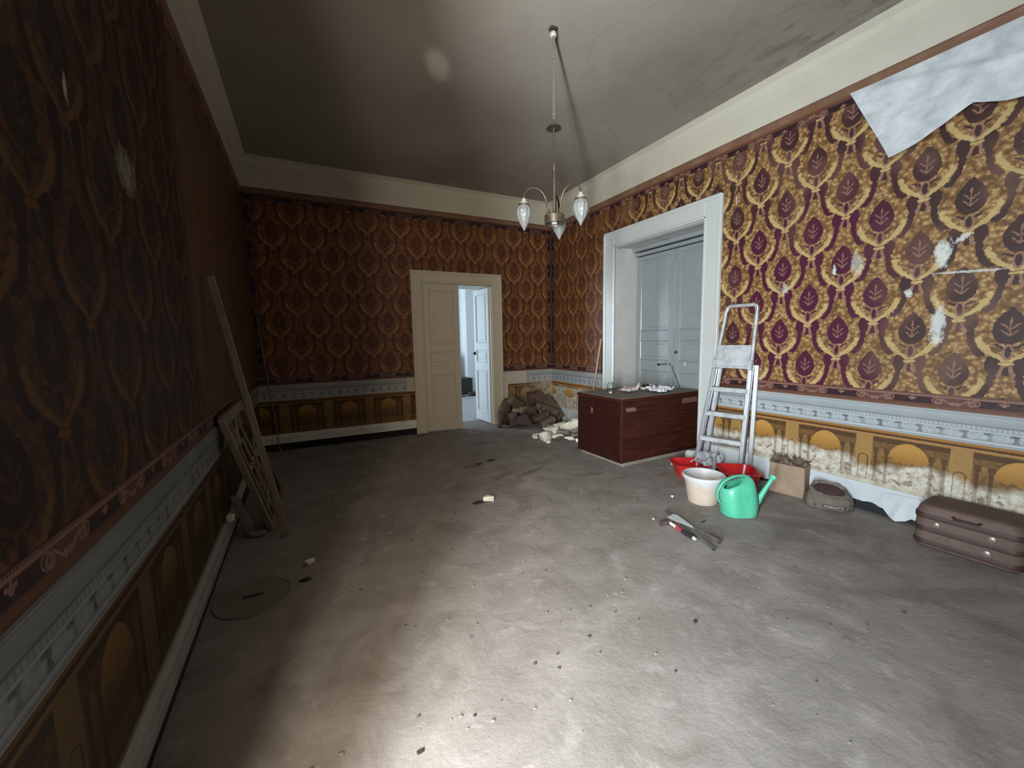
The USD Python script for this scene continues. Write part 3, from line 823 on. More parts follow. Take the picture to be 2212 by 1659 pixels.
# ---- casing of the big doorway, its reveal and the grey double door
def casing(axis, s0, s1, ztop, wd, t):
    """Three boards round a doorway, mitred by overlap, with a bead at both edges."""
    out = []
    def board(a0, a1, z0, z1):
        if axis == 'x':
            return box(-t, 0.0, a0, a1, z0, z1, 0.006)
        return box(a0, a1, -t, 0.0, z0, z1, 0.006)
    def bead(a0, a1, z0, z1, tt):
        if axis == 'x':
            return box(-tt, -t + 0.004, a0, a1, z0, z1, 0.008)
        return box(a0, a1, -tt, -t + 0.004, z0, z1, 0.008)
    for nm, a0, a1, z0, z1 in (('jamb_casing', s0 - wd, s0, 0, ztop + wd), ('jamb_casing', s1, s1 + wd, 0, ztop + wd), ('head_casing', s0, s1, ztop, ztop + wd)):
        m = [board(a0, a1, z0, z1)]
        if nm == 'head_casing':
            m += [bead(s0 - wd, s1 + wd, ztop + wd - 0.04, ztop + wd + 0.004, t + 0.018), bead(s0 - 0.03, s1 + 0.03, ztop, ztop + 0.03, t + 0.010)]
        else:
            o = a0 < s0
            e = (a0 - 0.004, a0 + 0.04) if o else (a1 - 0.04, a1 + 0.004)
            i = (a1 - 0.03, a1) if o else (a0, a0 + 0.03)
            m += [bead(*e, 0, ztop + wd - 0.03, t + 0.018), bead(*i, 0, ztop + 0.02, t + 0.010)]
        out.append((nm, cat(*m)))
    return out


XD = 0.405                                           # plane of the grey door
tr = setting('trim_1')
for nm, m in casing('x', DY0, DY1, DZ, 0.216, 0.034):
    obj(nm, m, M['white_paint'], tr)
obj('reveal', cat(box(0, D, DY1 - 0.012, DY1, 0, DZ), box(0, D, DY0, DY0 + 0.012, 0, DZ), box(0, D, DY0, DY1, DZ - 0.012, DZ)), M['reveal'], tr)
obj('painted_dark_back', box(XD + 0.052, XD + 0.06, DY0, DY1, 0, DZ), M['void'], tr)  # black sheet: the dark behind the doors is painted on
obj('head_stop', cat(box(XD - 0.10, XD - 0.02, DY0 + 0.012, DY1 - 0.012, 2.735, 2.788, 0.006), box(XD - 0.05, XD + 0.02, DY0 + 0.012, DY1 - 0.012, 2.675, 2.722, 0.004)), M['grey_paint'], tr)
obj('soffit_batten', cat(box(0.03, XD - 0.12, -2.44, -2.39, 2.775, 2.79, 0.004), box(0.02, 0.05, DY0 + 0.012, DY1 - 0.012, 2.77, 2.79, 0.004)), M['grey_paint'], tr)


def door_leaf(parent, wd, h, panels, mat, t=0.040, mirror=False):
    """A panelled leaf in its own space: x along the width from the hinge, z up, face towards -y.  panels: (z0, z1)."""
    st = 0.088
    parts = [box(0, st, -t / 2, t / 2, 0, h, 0.003), box(wd - st, wd, -t / 2, t / 2, 0, h, 0.003)]
    zs = [0.0] + [v for p in panels for v in p] + [h]
    for a, b in zip(zs[0::2], zs[1::2]):
        parts.append(box(st, wd - st, -t / 2, t / 2, a, b, 0.003))
    obj('frame', cat(*parts), mat, parent)
    for a, b in panels:
        x0, x1 = st, wd - st
        lip = [box(x0, x0 + 0.016, -t / 2 - 0.006, t / 2 + 0.006, a, b, 0.005), box(x1 - 0.016, x1, -t / 2 - 0.006, t / 2 + 0.006, a, b, 0.005),
               box(x0, x1, -t / 2 - 0.006, t / 2 + 0.006, a, a + 0.016, 0.005), box(x0, x1, -t / 2 - 0.006, t / 2 + 0.006, b - 0.016, b, 0.005)]
        f = obj('panel', cat(box(x0, x1, -0.008, 0.008, a, b), box(x0 + 0.05, x1 - 0.05, -0.014, 0.014, a + 0.05, b - 0.05, 0.008)), mat, parent)
        obj('panel_moulding', cat(*lip), mat, f)


PAN = [(0.16, 0.985), (1.135, 1.425), (1.562, 2.60)]
Rr = np.array([[0, 1.0, 0], [-1, 0, 0], [0, 0, 1]]).T   # local x -> +y ... face -y -> -x
Rr = np.stack([[0, -1.0, 0], [1, 0, 0], [0, 0, 1]], 1)  # columns: local x -> -y, local y -> +x
for nm, y0, wd, lean in (('door_1', -1.742, 0.702, 0.006), ('door_2', -2.455, 0.742, 0.0)):
    x = UsdGeom.Xform.Define(stage, '/World/' + nm)
    x.AddTransformOp().Set(Gf.Matrix4d(*Rr[:, 0], 0, *Rr[:, 1], 0, *Rr[:, 2], 0, XD + 0.02, y0, 0.012, 1))
    put(x.GetPrim(), kind='structure')
    door_leaf(x.GetPrim(), wd, 2.655, PAN, M['grey_paint'])
    d_ = x.GetPrim()
    if nm == 'door_1':
        M['steel_dull'] = plain('dull_steel', (0.40, 0.41, 0.42), 0.42, (0.30, 0.29, 0.28), 14, metallic=0.9)
        M['black_plastic'] = plain('black_grip', (0.018, 0.018, 0.02), 0.55)
        M['brass_old'] = plain('old_brass', (0.16, 0.12, 0.05), 0.5, (0.07, 0.05, 0.03), 30, metallic=0.7)
        obj('cover_strip', cat(box(wd - 0.03, wd + 0.022, -0.032, -0.018, 1.56, 2.50, 0.005)), M['grey_paint'], d_)
        obj('lever_handle', cat(tube([(0.655, -0.02, 1.10), (0.655, -0.055, 1.10), (0.60, -0.06, 1.095), (0.51, -0.06, 1.085)], 0.011, 10), cyl(0.019, 0.012, 16, loc=(0.655, -0.018, 1.10), rot=R3(math.pi / 2))), M['steel_dull'], d_, smooth=40, label='grey metal lever with a black tip')
        obj('lever_tip', tube([(0.512, -0.06, 1.085), (0.475, -0.06, 1.08)], 0.016, 12), M['black_plastic'], d_, smooth=40)
    else:
        obj('lock_knob', cat(lathe([(0, 0.0), (0.02, 0.0), (0.02, 0.006), (0.013, 0.014), (0.016, 0.024), (0, 0.03)], 16)), M['brass_old'], d_, smooth=40, loc=(0.045, -0.02, 1.262), rot=R3(math.pi / 2))
        obj('tag', box(0.18, 0.205, -0.023, -0.02, 1.075, 1.13), M['skirting_torn'], d_, label='small white paper tag')

# ---- casing of the back doorway and its two cream leaves
tr = setting('trim_2')
for nm, m in casing('y', BX0, BX1, BZ, 0.185, 0.030):
    obj(nm, m, M['cream_paint'], tr)
obj('reveal', cat(box(BX0, BX0 + 0.012, 0, D, 0, BZ), box(BX1 - 0.012, BX1, 0, D, 0, BZ), box(BX0, BX1, 0, D, BZ - 0.012, BZ)), M['cream_paint'], tr)
PB = [(0.17, 0.93), (1.07, 1.30), (1.42, 2.28)]
x = UsdGeom.Xform.Define(stage, '/World/door_3')
a = math.radians(-3.0)
x.AddTransformOp().Set(Gf.Matrix4d(math.cos(a), math.sin(a), 0, 0, -math.sin(a), math.cos(a), 0, 0, 0, 0, 1, 0, BX0 + 0.014, 0.03, 0.012, 1))
put(x.GetPrim(), kind='structure')
door_leaf(x.GetPrim(), 0.585, 2.37, PB, M['cream_paint'])
x = UsdGeom.Xform.Define(stage, '/World/door_4')
a = math.radians(180 - 86.5)
x.AddTransformOp().Set(Gf.Matrix4d(math.cos(a), math.sin(a), 0, 0, -math.sin(a), math.cos(a), 0, 0, 0, 0, 1, 0, BX1 - 0.016, 0.06, 0.012, 1))
put(x.GetPrim(), kind='structure')
door_leaf(x.GetPrim(), 0.585, 2.37, PB, M['leaf_paint'])
obj('lock', cat(box(0.535, 0.58, 0.02, 0.034, 1.20, 1.26, 0.003), cyl(0.012, 0.03, 12, loc=(0.558, 0.03, 1.23), rot=R3(-math.pi / 2))), M['void'], x.GetPrim(), label='small black door lock')

# ================================================================ chandelier
M['bronze'] = plain('aged_bronze', (0.20, 0.165, 0.12), 0.45, (0.10, 0.08, 0.06), 18, bump=0.1, metallic=0.75)
M['bronze_dark'] = plain('dark_bronze', (0.055, 0.045, 0.04), 0.5, (0.09, 0.07, 0.05), 18, metallic=0.5)
M['cord'] = plain('twisted_cord', (0.24, 0.20, 0.145), 0.8, (0.13, 0.10, 0.07), 90, bump=0.4)
M['porcelain'] = plain('white_porcelain', (0.50, 0.49, 0.44), 0.3, (0.38, 0.36, 0.31), 20)


def frosted(name):
    g = Graph()
    P = g.local()
    n = g.noise(P, 42, 3, 0.6)
    v = g.n('voronoi_texture', 'distance', feature='f1', vector=P, scale=34.0)
    nr = g.bump(n + v, 0.6, 0.004)
    d = g.n('principled_bsdf', 'BSDF', base_color=(0.30, 0.31, 0.305), roughness=0.25, normal=nr, specular_ior_level=0.6)
    t = g.n('translucent_bsdf', 'BSDF', color=(0.40, 0.41, 0.40), normal=nr)
    o = g.n('mix_closure', 'closure', fac=0.35, closure1=d, closure2=t)
    return usdkit.material(stage, '/World/Looks/' + name, g.nodes, g.links, surface=o.name)


M['frosted'] = frosted('frosted_glass')
HX, HY = -2.254, -3.536
ch = thing('chandelier', 'bronze three-armed chandelier with frosted flame-shaped glass shades hanging from the ceiling', 'chandelier', (HX, HY, 0))
obj('ceiling_hook', cat(tube([(0, 0, 3.885), (0.0, 0, 3.862), (0.022, 0, 3.852), (0.026, 0, 3.87)], 0.006, 8), tube([(0, 0, 3.862), (-0.018, 0.006, 3.858), (-0.03, 0.008, 3.872)], 0.006, 8), box(-0.03, 0.03, -0.025, 0.025, 3.866, 3.885, 0.004)), M['bronze_dark'], ch, smooth=40)
obj('insulator', lathe([(0, 3.815), (0.02, 3.818), (0.028, 3.83), (0.026, 3.845), (0.018, 3.856), (0, 3.858)], 20), M['porcelain'], ch, smooth=40)
tw = np.linspace(0, 1, 90)
for ph in (0, math.pi):
    obj('cord', tube(np.stack([0.0055 * np.cos(tw * 60 + ph), 0.0055 * np.sin(tw * 60 + ph), 3.82 - tw * 0.60], 1), 0.006, 6), M['cord'], ch, smooth=True)
obj('loop', tube([(0.012 * math.cos(k), 0, 3.20 + 0.018 * math.sin(k)) for k in np.linspace(0, 2 * math.pi, 20)], 0.004, 8), M['bronze'], ch, smooth=True)
obj('canopy_disc', lathe([(0.004, 3.185), (0.02, 3.178), (0.055, 3.160), (0.060, 3.150), (0.052, 3.148), (0.004, 3.156)], 32), M['bronze_dark'], ch, smooth=40)
obj('stem', cat(cyl(0.0085, 0.38, 16, loc=(0, 0, 2.80)), cyl(0.0125, 0.36, 16, loc=(0, 0, 2.49)), cyl(0.017, 0.022, 16, loc=(0, 0, 2.825)), cyl(0.015, 0.012, 16, loc=(0, 0, 2.85))), M['bronze'], ch, smooth=40)
obj('hub', lathe([(0, 2.505), (0.02, 2.508), (0.076, 2.492), (0.081, 2.486), (0.080, 2.424), (0.076, 2.420), (0.072, 2.426), (0.070, 2.45), (0, 2.452)], 40), M['bronze'], ch, smooth=35)
obj('bottom_knob', lathe([(0, 2.415), (0.02, 2.418), (0.027, 2.428), (0.02, 2.45), (0, 2.452)], 20), M['porcelain'], ch, smooth=40)
lat, fwd = np.array([rt[0], rt[1], 0]) / np.hypot(rt[0], rt[1]), np.array([fw[0], fw[1], 0]) / np.hypot(fw[0], fw[1])
for deg in (195, 75, -45):
    d = lat * math.cos(math.radians(deg)) + fwd * math.sin(math.radians(deg))
    pr = [(0.062, 2.485), (0.064, 2.54), (0.072, 2.60), (0.098, 2.655), (0.145, 2.685), (0.195, 2.685), (0.235, 2.662), (0.255, 2.625), (0.258, 2.595)]
    q = np.array([(d[0] * r_, d[1] * r_, z_) for r_, z_ in pr])
    k = np.linspace(0, len(q) - 1, 34)
    from scipy.interpolate import CubicSpline
    q = CubicSpline(np.arange(len(q)), q)(k)
    ar = obj('arm', tube(q, 0.0075, 10), M['bronze'], ch, smooth=True)
    obj('arm_screw', lathe([(0, 0), (0.011, 0), (0.013, 0.01), (0.007, 0.018), (0.006, 0.05), (0, 0.052)], 12, loc=(d[0] * 0.048 + 0.01, d[1] * 0.048 + 0.01, 2.492)), M['bronze'], ar, smooth=40)
    c = d * 0.258
    sh = obj('shade', None or T(lathe([(0.0, -0.192), (0.006, -0.184), (0.018, -0.160), (0.037, -0.128), (0.053, -0.095), (0.062, -0.062), (0.061, -0.036), (0.051, -0.012), (0.042, 0.0), (0.0, 0.002)], 36), (c[0], c[1], 2.545)), M['frosted'], ch)
    # diamond facets and a swirl on the glass
    m = lathe([(0.0, -0.192), (0.006, -0.184), (0.018, -0.160), (0.037, -0.128), (0.053, -0.095), (0.062, -0.062), (0.061, -0.036), (0.051, -0.012), (0.042, 0.0), (0.0, 0.002)], 36).subdivide()
    v = np.array(m.vertices); th = np.arctan2(v[:, 1], v[:, 0]); rr = np.hypot(v[:, 0], v[:, 1])
    kf = 1 + 0.085 * np.cos(5 * th + v[:, 2] * 80) * np.cos(5 * th - v[:, 2] * 80)
    v[:, :2] *= kf[:, None]
    m.vertices = v + [c[0], c[1], 2.545]
    usdm = UsdGeom.Mesh(sh)
    vv, ff, nn = meshkit.arrays(m, 50)
    from pxr import Vt
    usdm.GetPointsAttr().Set(Vt.Vec3fArray.FromNumpy(vv.astype(np.float32)))
    usdm.GetFaceVertexCountsAttr().Set(Vt.IntArray.FromNumpy(np.full(len(ff), 3, np.int32)))
    usdm.GetFaceVertexIndicesAttr().Set(Vt.IntArray.FromNumpy(ff.astype(np.int32).ravel()))
    usdm.CreateNormalsAttr(Vt.Vec3fArray.FromNumpy(nn.astype(np.float32))); usdm.SetNormalsInterpolation('vertex')
    obj('collar', lathe([(0.041, 2.540), (0.046, 2.542), (0.046, 2.556), (0.040, 2.560)], 28, loc=(c[0], c[1], 0)), M['bronze'], ch, smooth=40)
    obj('lamp_cap', lathe([(0.040, 2.556), (0.036, 2.566), (0.020, 2.585), (0.013, 2.602), (0, 2.604)], 24, loc=(c[0], c[1], 0)), M['porcelain'], ch, smooth=40)

# ================================================================ red-brown chest and what lies on it
def wood(name, col, col2, rough=0.5, stretch=(0.6, 8, 8), scale=3.0, wear=None, along='x', bump=0.15, spec=0.4):
    g = Graph()
    v = g.local()
    f = g.noise(g.scaled(v, stretch), scale, 5, 0.62, 0.5)
    c = g.mixc(g.step(f, 0.3, 0.7), tuple(col), tuple(col2))
    if wear is not None:
        n = g.noise(v, 6.5, 5, 0.65)
        c = g.mixc(g.step(n, 0.60, 0.74) * 0.6, c, tuple(wear))
        c = g.mixc(g.step(g.noise(v, 48, 3, 0.6), 0.68, 0.72) * 0.7, c, tuple(wear))
    return g.done(name, c, rough, g.bump(f, bump, 0.006), specular_ior_level=spec)


M['chest'] = wood('chest_red_brown', (0.030, 0.0075, 0.0045), (0.056, 0.0145, 0.008), 0.6, wear=(0.10, 0.034, 0.021), spec=0.18)
M['chest_side_shaded'] = wood('chest_shaded_end', (0.020, 0.0048, 0.0030), (0.034, 0.0085, 0.005), 0.6, wear=(0.06, 0.02, 0.013), spec=0.15)  # darker copy of the chest wood; shade of the end painted in
M['chest_top'] = plain('dusty_lid', (0.25, 0.232, 0.20), 0.85, (0.17, 0.145, 0.115), 5, bump=0.2)
M['bare_wood'] = wood('worn_bare_wood', (0.19, 0.10, 0.068), (0.13, 0.065, 0.042), 0.6)
CX, CY, CTH, CL, CW, CH = -0.985, -2.960, 0.022, 1.355, 0.80, 0.80
chest = thing('wooden_chest', 'long red-brown wooden chest with a dusty lid, pushed into the grey doorway', 'chest', (CX, CY, 0), CTH)
zz = [0.045, 0.30, 0.52, 0.75]
for i, (a, b) in enumerate(zip(zz, zz[1:])):
    obj('front_plank', box(0, CL, -0.002 * (i % 2), 0.024, a + 0.0015, b - 0.0015, 0.003), M['chest'], chest)
    obj('end_plank', box(0.002 * (i % 2), 0.024, 0.024, CW, a + 0.0008, b - 0.0008, 0.002), M['chest_side_shaded'], chest)
obj('right_end', box(CL - 0.024, CL, 0.024, CW, 0.045, 0.75), M['chest'], chest)
obj('back', box(0.024, CL - 0.024, CW - 0.022, CW, 0.045, 0.75), M['chest'], chest)
obj('bottom', box(0.02, CL - 0.02, 0.02, CW - 0.02, 0.045, 0.07), M['chest'], chest)
lid = obj('lid', box(-0.012, CL + 0.004, -0.014, CW + 0.004, 0.753, 0.795, 0.006), M['chest'], chest)
obj('lid_dust', box(-0.004, CL - 0.002, -0.006, CW, 0.7945, 0.799, 0.002), M['chest_top'], lid, label='grey dust over the lid')
obj('plinth', box(0.035, CL - 0.035, 0.012, CW - 0.03, 0.0, 0.05, 0.004), M['chest_top'], chest)
obj('corner_post', box(-0.0025, 0.03, -0.003, 0.03, 0.045, 0.752, 0.004), M['chest'], chest)
obj('patch', box(CL - 0.34, CL - 0.07, -0.010, 0.002, 0.655, 0.722, 0.004), M['bare_wood'], chest, label='strip of bare pale wood near the right end')
obj('scrape', cat(T(rock((0.20, 0.006, 0.05), 5, 16, 0.02), (0.13, -0.001, 0.665))), M['bare_wood'], chest, label='scraped bare patch')
obj('end_label', box(-0.004, 0.003, 0.50, 0.53, 0.565, 0.635), M['bare_wood'], chest, label='small pale mark on the end')
zt = 0.799


def on_chest(x, y):
    return np.array([CX + x * math.cos(CTH) - y * math.sin(CTH), CY + x * math.sin(CTH) + y * math.cos(CTH), zt])


def glass(name, tint=(0.93, 0.96, 0.96), rough=0.05):
    return plain(name, tint, rough, transmission_weight=1.0, ior=1.45)


M['glass'] = glass('clear_glass')
M['paper_white'] = plain('white_paper', (0.80, 0.81, 0.83), 0.7, (0.70, 0.71, 0.74), 12)
M['paper_pink'] = plain('stained_paper', (0.70, 0.68, 0.67), 0.7, (0.62, 0.44, 0.41), 10, contrast=0.2)
M['plaster_white'] = plain('plaster_lump', (0.78, 0.76, 0.66), 0.85, (0.66, 0.62, 0.49), 14, bump=0.4, bscale=60)
M['plaster_grey'] = plain('plaster_lump_grey', (0.26, 0.23, 0.21), 0.85, (0.17, 0.14, 0.13), 14, bump=0.4, bscale=60)
p = np.array([-0.64, -2.385, zt])
j = thing('glass_jar', 'small clear glass jar on the far left corner of the chest lid', 'jar', p)
obj('body', lathe([(0, 0.002), (0.046, 0.0), (0.056, 0.012), (0.060, 0.05), (0.054, 0.088), (0.040, 0.105), (0.038, 0.118), (0.035, 0.118), (0.036, 0.104), (0.050, 0.086), (0.056, 0.05), (0.052, 0.016), (0.042, 0.006), (0, 0.006)], 32), M['glass'], j, smooth=40)


def crumple(w, h, hgt, seed, n=26, thick=0.0012, fold=1.0):
    g = np.random.default_rng(seed)
    o = g.uniform(0, 50, 3)
    def fn(u, v):
        x, y = (u - 0.5) * w, (v - 0.5) * h
        q = np.array([x * 14, y * 14, 0]) + o
        z = hgt * (0.25 + 1.2 * abs(meshkit.fbm(q[None], 3)[0] - 0.5) * 2 * fold)
        x += 0.25 * w * (meshkit.noise((q * 0.6 + 9)[None])[0] - 0.5)
        y += 0.25 * h * (meshkit.noise((q * 0.6 + 31)[None])[0] - 0.5)
        return (x, y, max(z, 0.003))
    return sheet_grid(n, n, fn, thick)


obj('crumpled_paper', crumple(0.26, 0.19, 0.09, 3), M['paper_pink'], label='crumpled white and pink paper wrapper beside the glass jar', cat='paper', smooth=30, loc=on_chest(0.50, 0.38), rot=R3(0, 0, 0.2))
obj('crumpled_paper', crumple(0.46, 0.26, 0.075, 11), M['paper_white'], label='two creased white paper sheets at the front edge of the chest lid', cat='paper', smooth=30, loc=on_chest(0.84, 0.20), rot=R3(0, 0, 0.25))
obj('plaster_chip', rock((0.05, 0.035, 0.022), 21, 12, 0.04), M['plaster_white'], label='white plaster chip alone on the left end of the chest lid', cat='plaster', loc=on_chest(0.20, 0.42) + [0, 0, 0.011])
b = thing('paintbrush', 'long pale-handled brush with a black ferrule lying at the back of the chest lid', 'brush', on_chest(1.00, 0.70) + [0, 0, 0.014], 0.03)
M['pale_wood'] = wood('pale_wood', (0.48, 0.36, 0.26), (0.38, 0.27, 0.19), 0.55, (1, 9, 9), 6)
obj('handle', tube([(-0.20, 0, 0), (-0.05, 0, 0.002), (0.04, 0, 0)], [0.012, 0.013, 0.012], 12), M['pale_wood'], b, smooth=40)
obj('grip', tube([(0.04, 0, 0), (0.17, 0, 0)], 0.0135, 12), M['black_plastic'], b, smooth=40)
obj('tip', tube([(0.17, 0, 0), (0.27, 0, 0)], [0.009, 0.007], 10), M['paper_white'], b, smooth=40)
obj('thin_rod', tube([(0.325, -2.63, 0.807), (XD - 0.028, -2.445, 1.09)], 0.0075, 10), M['steel_dull'], label='thin grey metal rod leaning from the chest lid to the grey door', cat='rod', smooth=True)
stick = thing('broom_handle', 'thin wooden broom handle leaning in front of the right wall behind the chest', 'stick', (0, 0, 0))
obj('shaft', tube([(-0.16, -1.28, 0.0), (-0.015, -1.425, 1.47)], 0.0135, 10), M['pale_wood'], stick, smooth=True)

# ================================================================ folded aluminium stepladder
M['alu'] = plain('aluminium', (0.60, 0.62, 0.66), 0.34, (0.48, 0.49, 0.52), 10, metallic=0.85, stretch=(6, 6, 0.6))
M['alu_dusty'] = plain('dusty_aluminium', (0.36, 0.365, 0.375), 0.6, (0.50, 0.51, 0.52), 13, metallic=0.3, contrast=0.15, bump=0.15)
M['rubber'] = plain('grey_rubber', (0.16, 0.16, 0.165), 0.7)
lad = thing('stepladder', 'folded aluminium stepladder leaning on the right wall beside the white door casing', 'ladder')
Lb, Rb = np.array([-0.300, -3.405, 0.02]), np.array([-0.155, -3.835, 0.02])       # feet of the front rails
Lt, Rt = np.array([-0.045, -3.545, 1.80]), np.array([-0.028, -3.862, 1.80])        # top of the hoop
nrm = np.cross(Rb - Lb, Lt - Lb); nrm /= np.linalg.norm(nrm)
if nrm[0] > 0:
    nrm = -nrm                                                                     # towards the room
lp = lambda z: Lb + (Lt - Lb) * (z - 0.02) / 1.78
rp = lambda z: Rb + (Rt - Rb) * (z - 0.02) / 1.78
for a, bb in ((lp, 0), (rp, 1)):
    obj('front_rail', beam(a(0.02), a(1.22), 0.046, 0.052, 0.006, nrm), M['alu'], lad)
hoop = [lp(1.10)] + [lp(z) for z in (1.4, 1.74)] + [lp(1.785) * 0.97 + rp(1.785) * 0.03, lp(1.80) * 0.9 + rp(1.80) * 0.1, lp(1.80) * 0.1 + rp(1.80) * 0.9, lp(1.785) * 0.03 + rp(1.785) * 0.97] + [rp(z) for z in (1.74, 1.4)] + [rp(1.10)]
obj('handrail_hoop', tube(hoop, 0.0185, 12, flat=(1.0, 1.15)), M['alu_dusty'], lad, smooth=40)
for f_, r_ in ((rp, 0.021), (lp, 0.019)):
    obj('hoop_corner', tube([f_(1.70), f_(1.775)], r_, 12), M['alu'], lad, smooth=40)
for z in (0.365, 0.645, 0.915):
    obj('step', T(cat(beam(lp(z), rp(z), 0.080, 0.050, 0.006, np.cross(rp(z) - lp(z), [0, 0, 1.0]) * 0 + [0, 0, 1.0])), nrm * 0.0), M['alu_dusty'], lad)
c4 = [lp(1.155), rp(1.155), rp(1.40), lp(1.40)]
ux = (c4[1] - c4[0]); uL = np.linalg.norm(ux); ux /= uL
uz = (lp(1.40) - lp(1.155)); uz -= ux * (uz @ ux); uz /= np.linalg.norm(uz)
uy = np.cross(uz, ux)
Rp = np.stack([ux, uy, uz], 1)
obj('platform', T(cat(box(0.012, uL - 0.012, -0.012, 0.012, 0.0, 0.235, 0.005), box(0.005, uL - 0.005, -0.018, 0.018, -0.014, 0.012, 0.005)), c4[0] + nrm * 0.02, Rp), M['alu_dusty'], lad, label='folded-up speckled platform')
back = -nrm
for f_, off in ((lp, Rb - Lb), (rp, Rb - Lb)):
    sft = off / np.linalg.norm(off) * 0.072
    obj('rear_rail', beam(f_(0.03) + back * 0.075 + sft, f_(1.19) + back * 0.040 + sft * 0.6, 0.044, 0.034, 0.005, nrm), M['alu'], lad)
obj('rear_brace', beam(lp(0.30) + back * 0.07, rp(0.30) + back * 0.07, 0.02, 0.012, 0.003), M['alu'], lad)
for f_ in (lp, rp):
    obj('hinge_bracket', T(box(-0.02, 0.02, -0.05, 0.006, -0.07, 0.03, 0.004), f_(1.20), Rp), M['alu_dusty'], lad)
for f_ in (lp, rp):
    obj('foot', T(box(-0.022, 0.022, -0.036, 0.036, -0.02, 0.03, 0.005), f_(0.02)), M['rubber'], lad)

# ================================================================ buckets, tubs, can
def plastic(name, col, col2=None, rough=0.35, scale=10, sss=0.0):
    return plain(name, col, rough, col2 or tuple(min(1, c * 0.8) for c in col), scale, bump=0.05, subsurface_weight=sss)


M['white_plastic'] = plastic('white_plastic', (0.53, 0.54, 0.55), (0.47, 0.47, 0.47), 0.4)


def bucket_mat():
    g = Graph()
    v = g.local()
    x, y, z = g.xyz(v)
    n = g.noise(v, 9, 5, 0.65)
    c = g.mixc(g.step(z + (n - 0.5) * 0.12, 0.225, 0.15), (0.47, 0.47, 0.47), g.mixc(g.step(n, 0.35, 0.65), (0.46, 0.35, 0.275), (0.46, 0.405, 0.355)))
    return g.done('stained_bucket', c, 0.45, g.bump(n, 0.1, 0.004))


M['bucket'] = bucket_mat()
bu = thing('bucket', 'white plastic bucket with peach plaster stains beside the green watering can', 'bucket', (-1.005, -4.045, 0))
obj('body', lathe([(0, 0.004), (0.118, 0.0), (0.126, 0.008), (0.142, 0.10), (0.160, 0.215), (0.166, 0.243), (0.160, 0.243), (0.154, 0.215), (0.136, 0.10), (0.121, 0.012), (0, 0.01)], 48), M['bucket'], bu, smooth=40)
obj('rim', lathe([(0.163, 0.222), (0.176, 0.224), (0.182, 0.236), (0.180, 0.252), (0.170, 0.258), (0.161, 0.252), (0.160, 0.240)], 48), M['white_plastic'], bu, smooth=50)
obj('inner_ledge', lathe([(0.160, 0.198), (0.154, 0.194), (0.150, 0.201), (0.157, 0.206)], 48), M['white_plastic'], bu, smooth=50)

M['red_plastic'] = plastic('red_plastic', (0.52, 0.020, 0.018), (0.40, 0.014, 0.016), 0.3)
M['dark_soil'] = plain('dark_wet_rags', (0.055, 0.022, 0.026), 0.8, (0.02, 0.012, 0.014), 18, bump=0.5)
def film(name):
    g = Graph()
    d = g.n('principled_bsdf', 'BSDF', base_color=(0.62, 0.64, 0.68), roughness=0.25, specular_ior_level=0.7)
    t = g.n('transparent_bsdf', 'BSDF', color=(0.95, 0.96, 0.98))
    o = g.n('mix_closure', 'closure', fac=0.55, closure1=d, closure2=t)
    return usdkit.material(stage, '/World/Looks/' + name, g.nodes, g.links, surface=o.name)


M['clear_plastic'] = film('clear_plastic_film')


def tub(name, label, loc, rotz, a, b, h):
    t = thing(name, label, 'tub', loc, rotz, group='red plastic tubs')
    prof = [(0.70, 0.0, 0.0), (0.74, 0.008, 0.0), (0.86, h * 0.5, 0), (0.985, h - 0.012, 0), (1.04, h - 0.012, 0), (1.06, h - 0.004, 0), (1.04, h, 0), (0.975, h, 0), (0.96, h - 0.02, 0), (0.84, h * 0.5, 0), (0.72, 0.012, 0)]
    rings = [xyz(rrect(a * k, b * k, min(a, b) * 0.45 * k, 8), z) for k, z, _ in prof]
    m = loft(rings)
    m.fix_normals()
    obj('body', m, M['red_plastic'], t, smooth=40)
    return t


t1 = tub('red_tub', 'red plastic tub holding dark rags and clear plastic, behind the white bucket', (-0.525, -3.52, 0), -0.55, 0.18, 0.155, 0.15)
t2 = tub('red_tub', 'red plastic tub half hidden behind the green watering can', (-0.41, -3.98, 0), 0.9, 0.18, 0.17, 0.18)
obj('rags', T(rock((0.20, 0.15, 0.08), 31, 22, 0.10, 2), (0.03, 0.0, 0.0)), M['dark_soil'], label='dark wet rags inside the red tub behind the bucket', cat='rag', loc=(-0.41, -3.66, 0.095), smooth=40)
obj('plastic_film', crumple(0.30, 0.26, 0.10, 19, 20, 0.002), M['clear_plastic'], label='crumpled clear plastic film lying over the edge of the red tub', cat='plastic film', smooth=30, loc=(-0.37, -3.62, 0.135), rot=R3(0.1, -0.15, 0.3))
obj('plastic_tube', tube([(-0.62, -3.87, 0.175), (-0.40, -3.72, 0.205), (-0.24, -3.62, 0.24)], 0.011, 10), M['clear_plastic'], label='clear plastic tube resting across the red tub', cat='tube', smooth=True)
obj('crumpled_bag', T(rock((0.14, 0.11, 0.17), 44, 26, 0.10, 2), (0, 0, 0.08)), plain('pale_plastic_bag', (0.56, 0.60, 0.58), 0.4, (0.42, 0.46, 0.45), 16, bump=0.4), label='crumpled pale plastic bag at the left foot of the stepladder', cat='bag', loc=(-0.155, -3.245, 0), smooth=30)

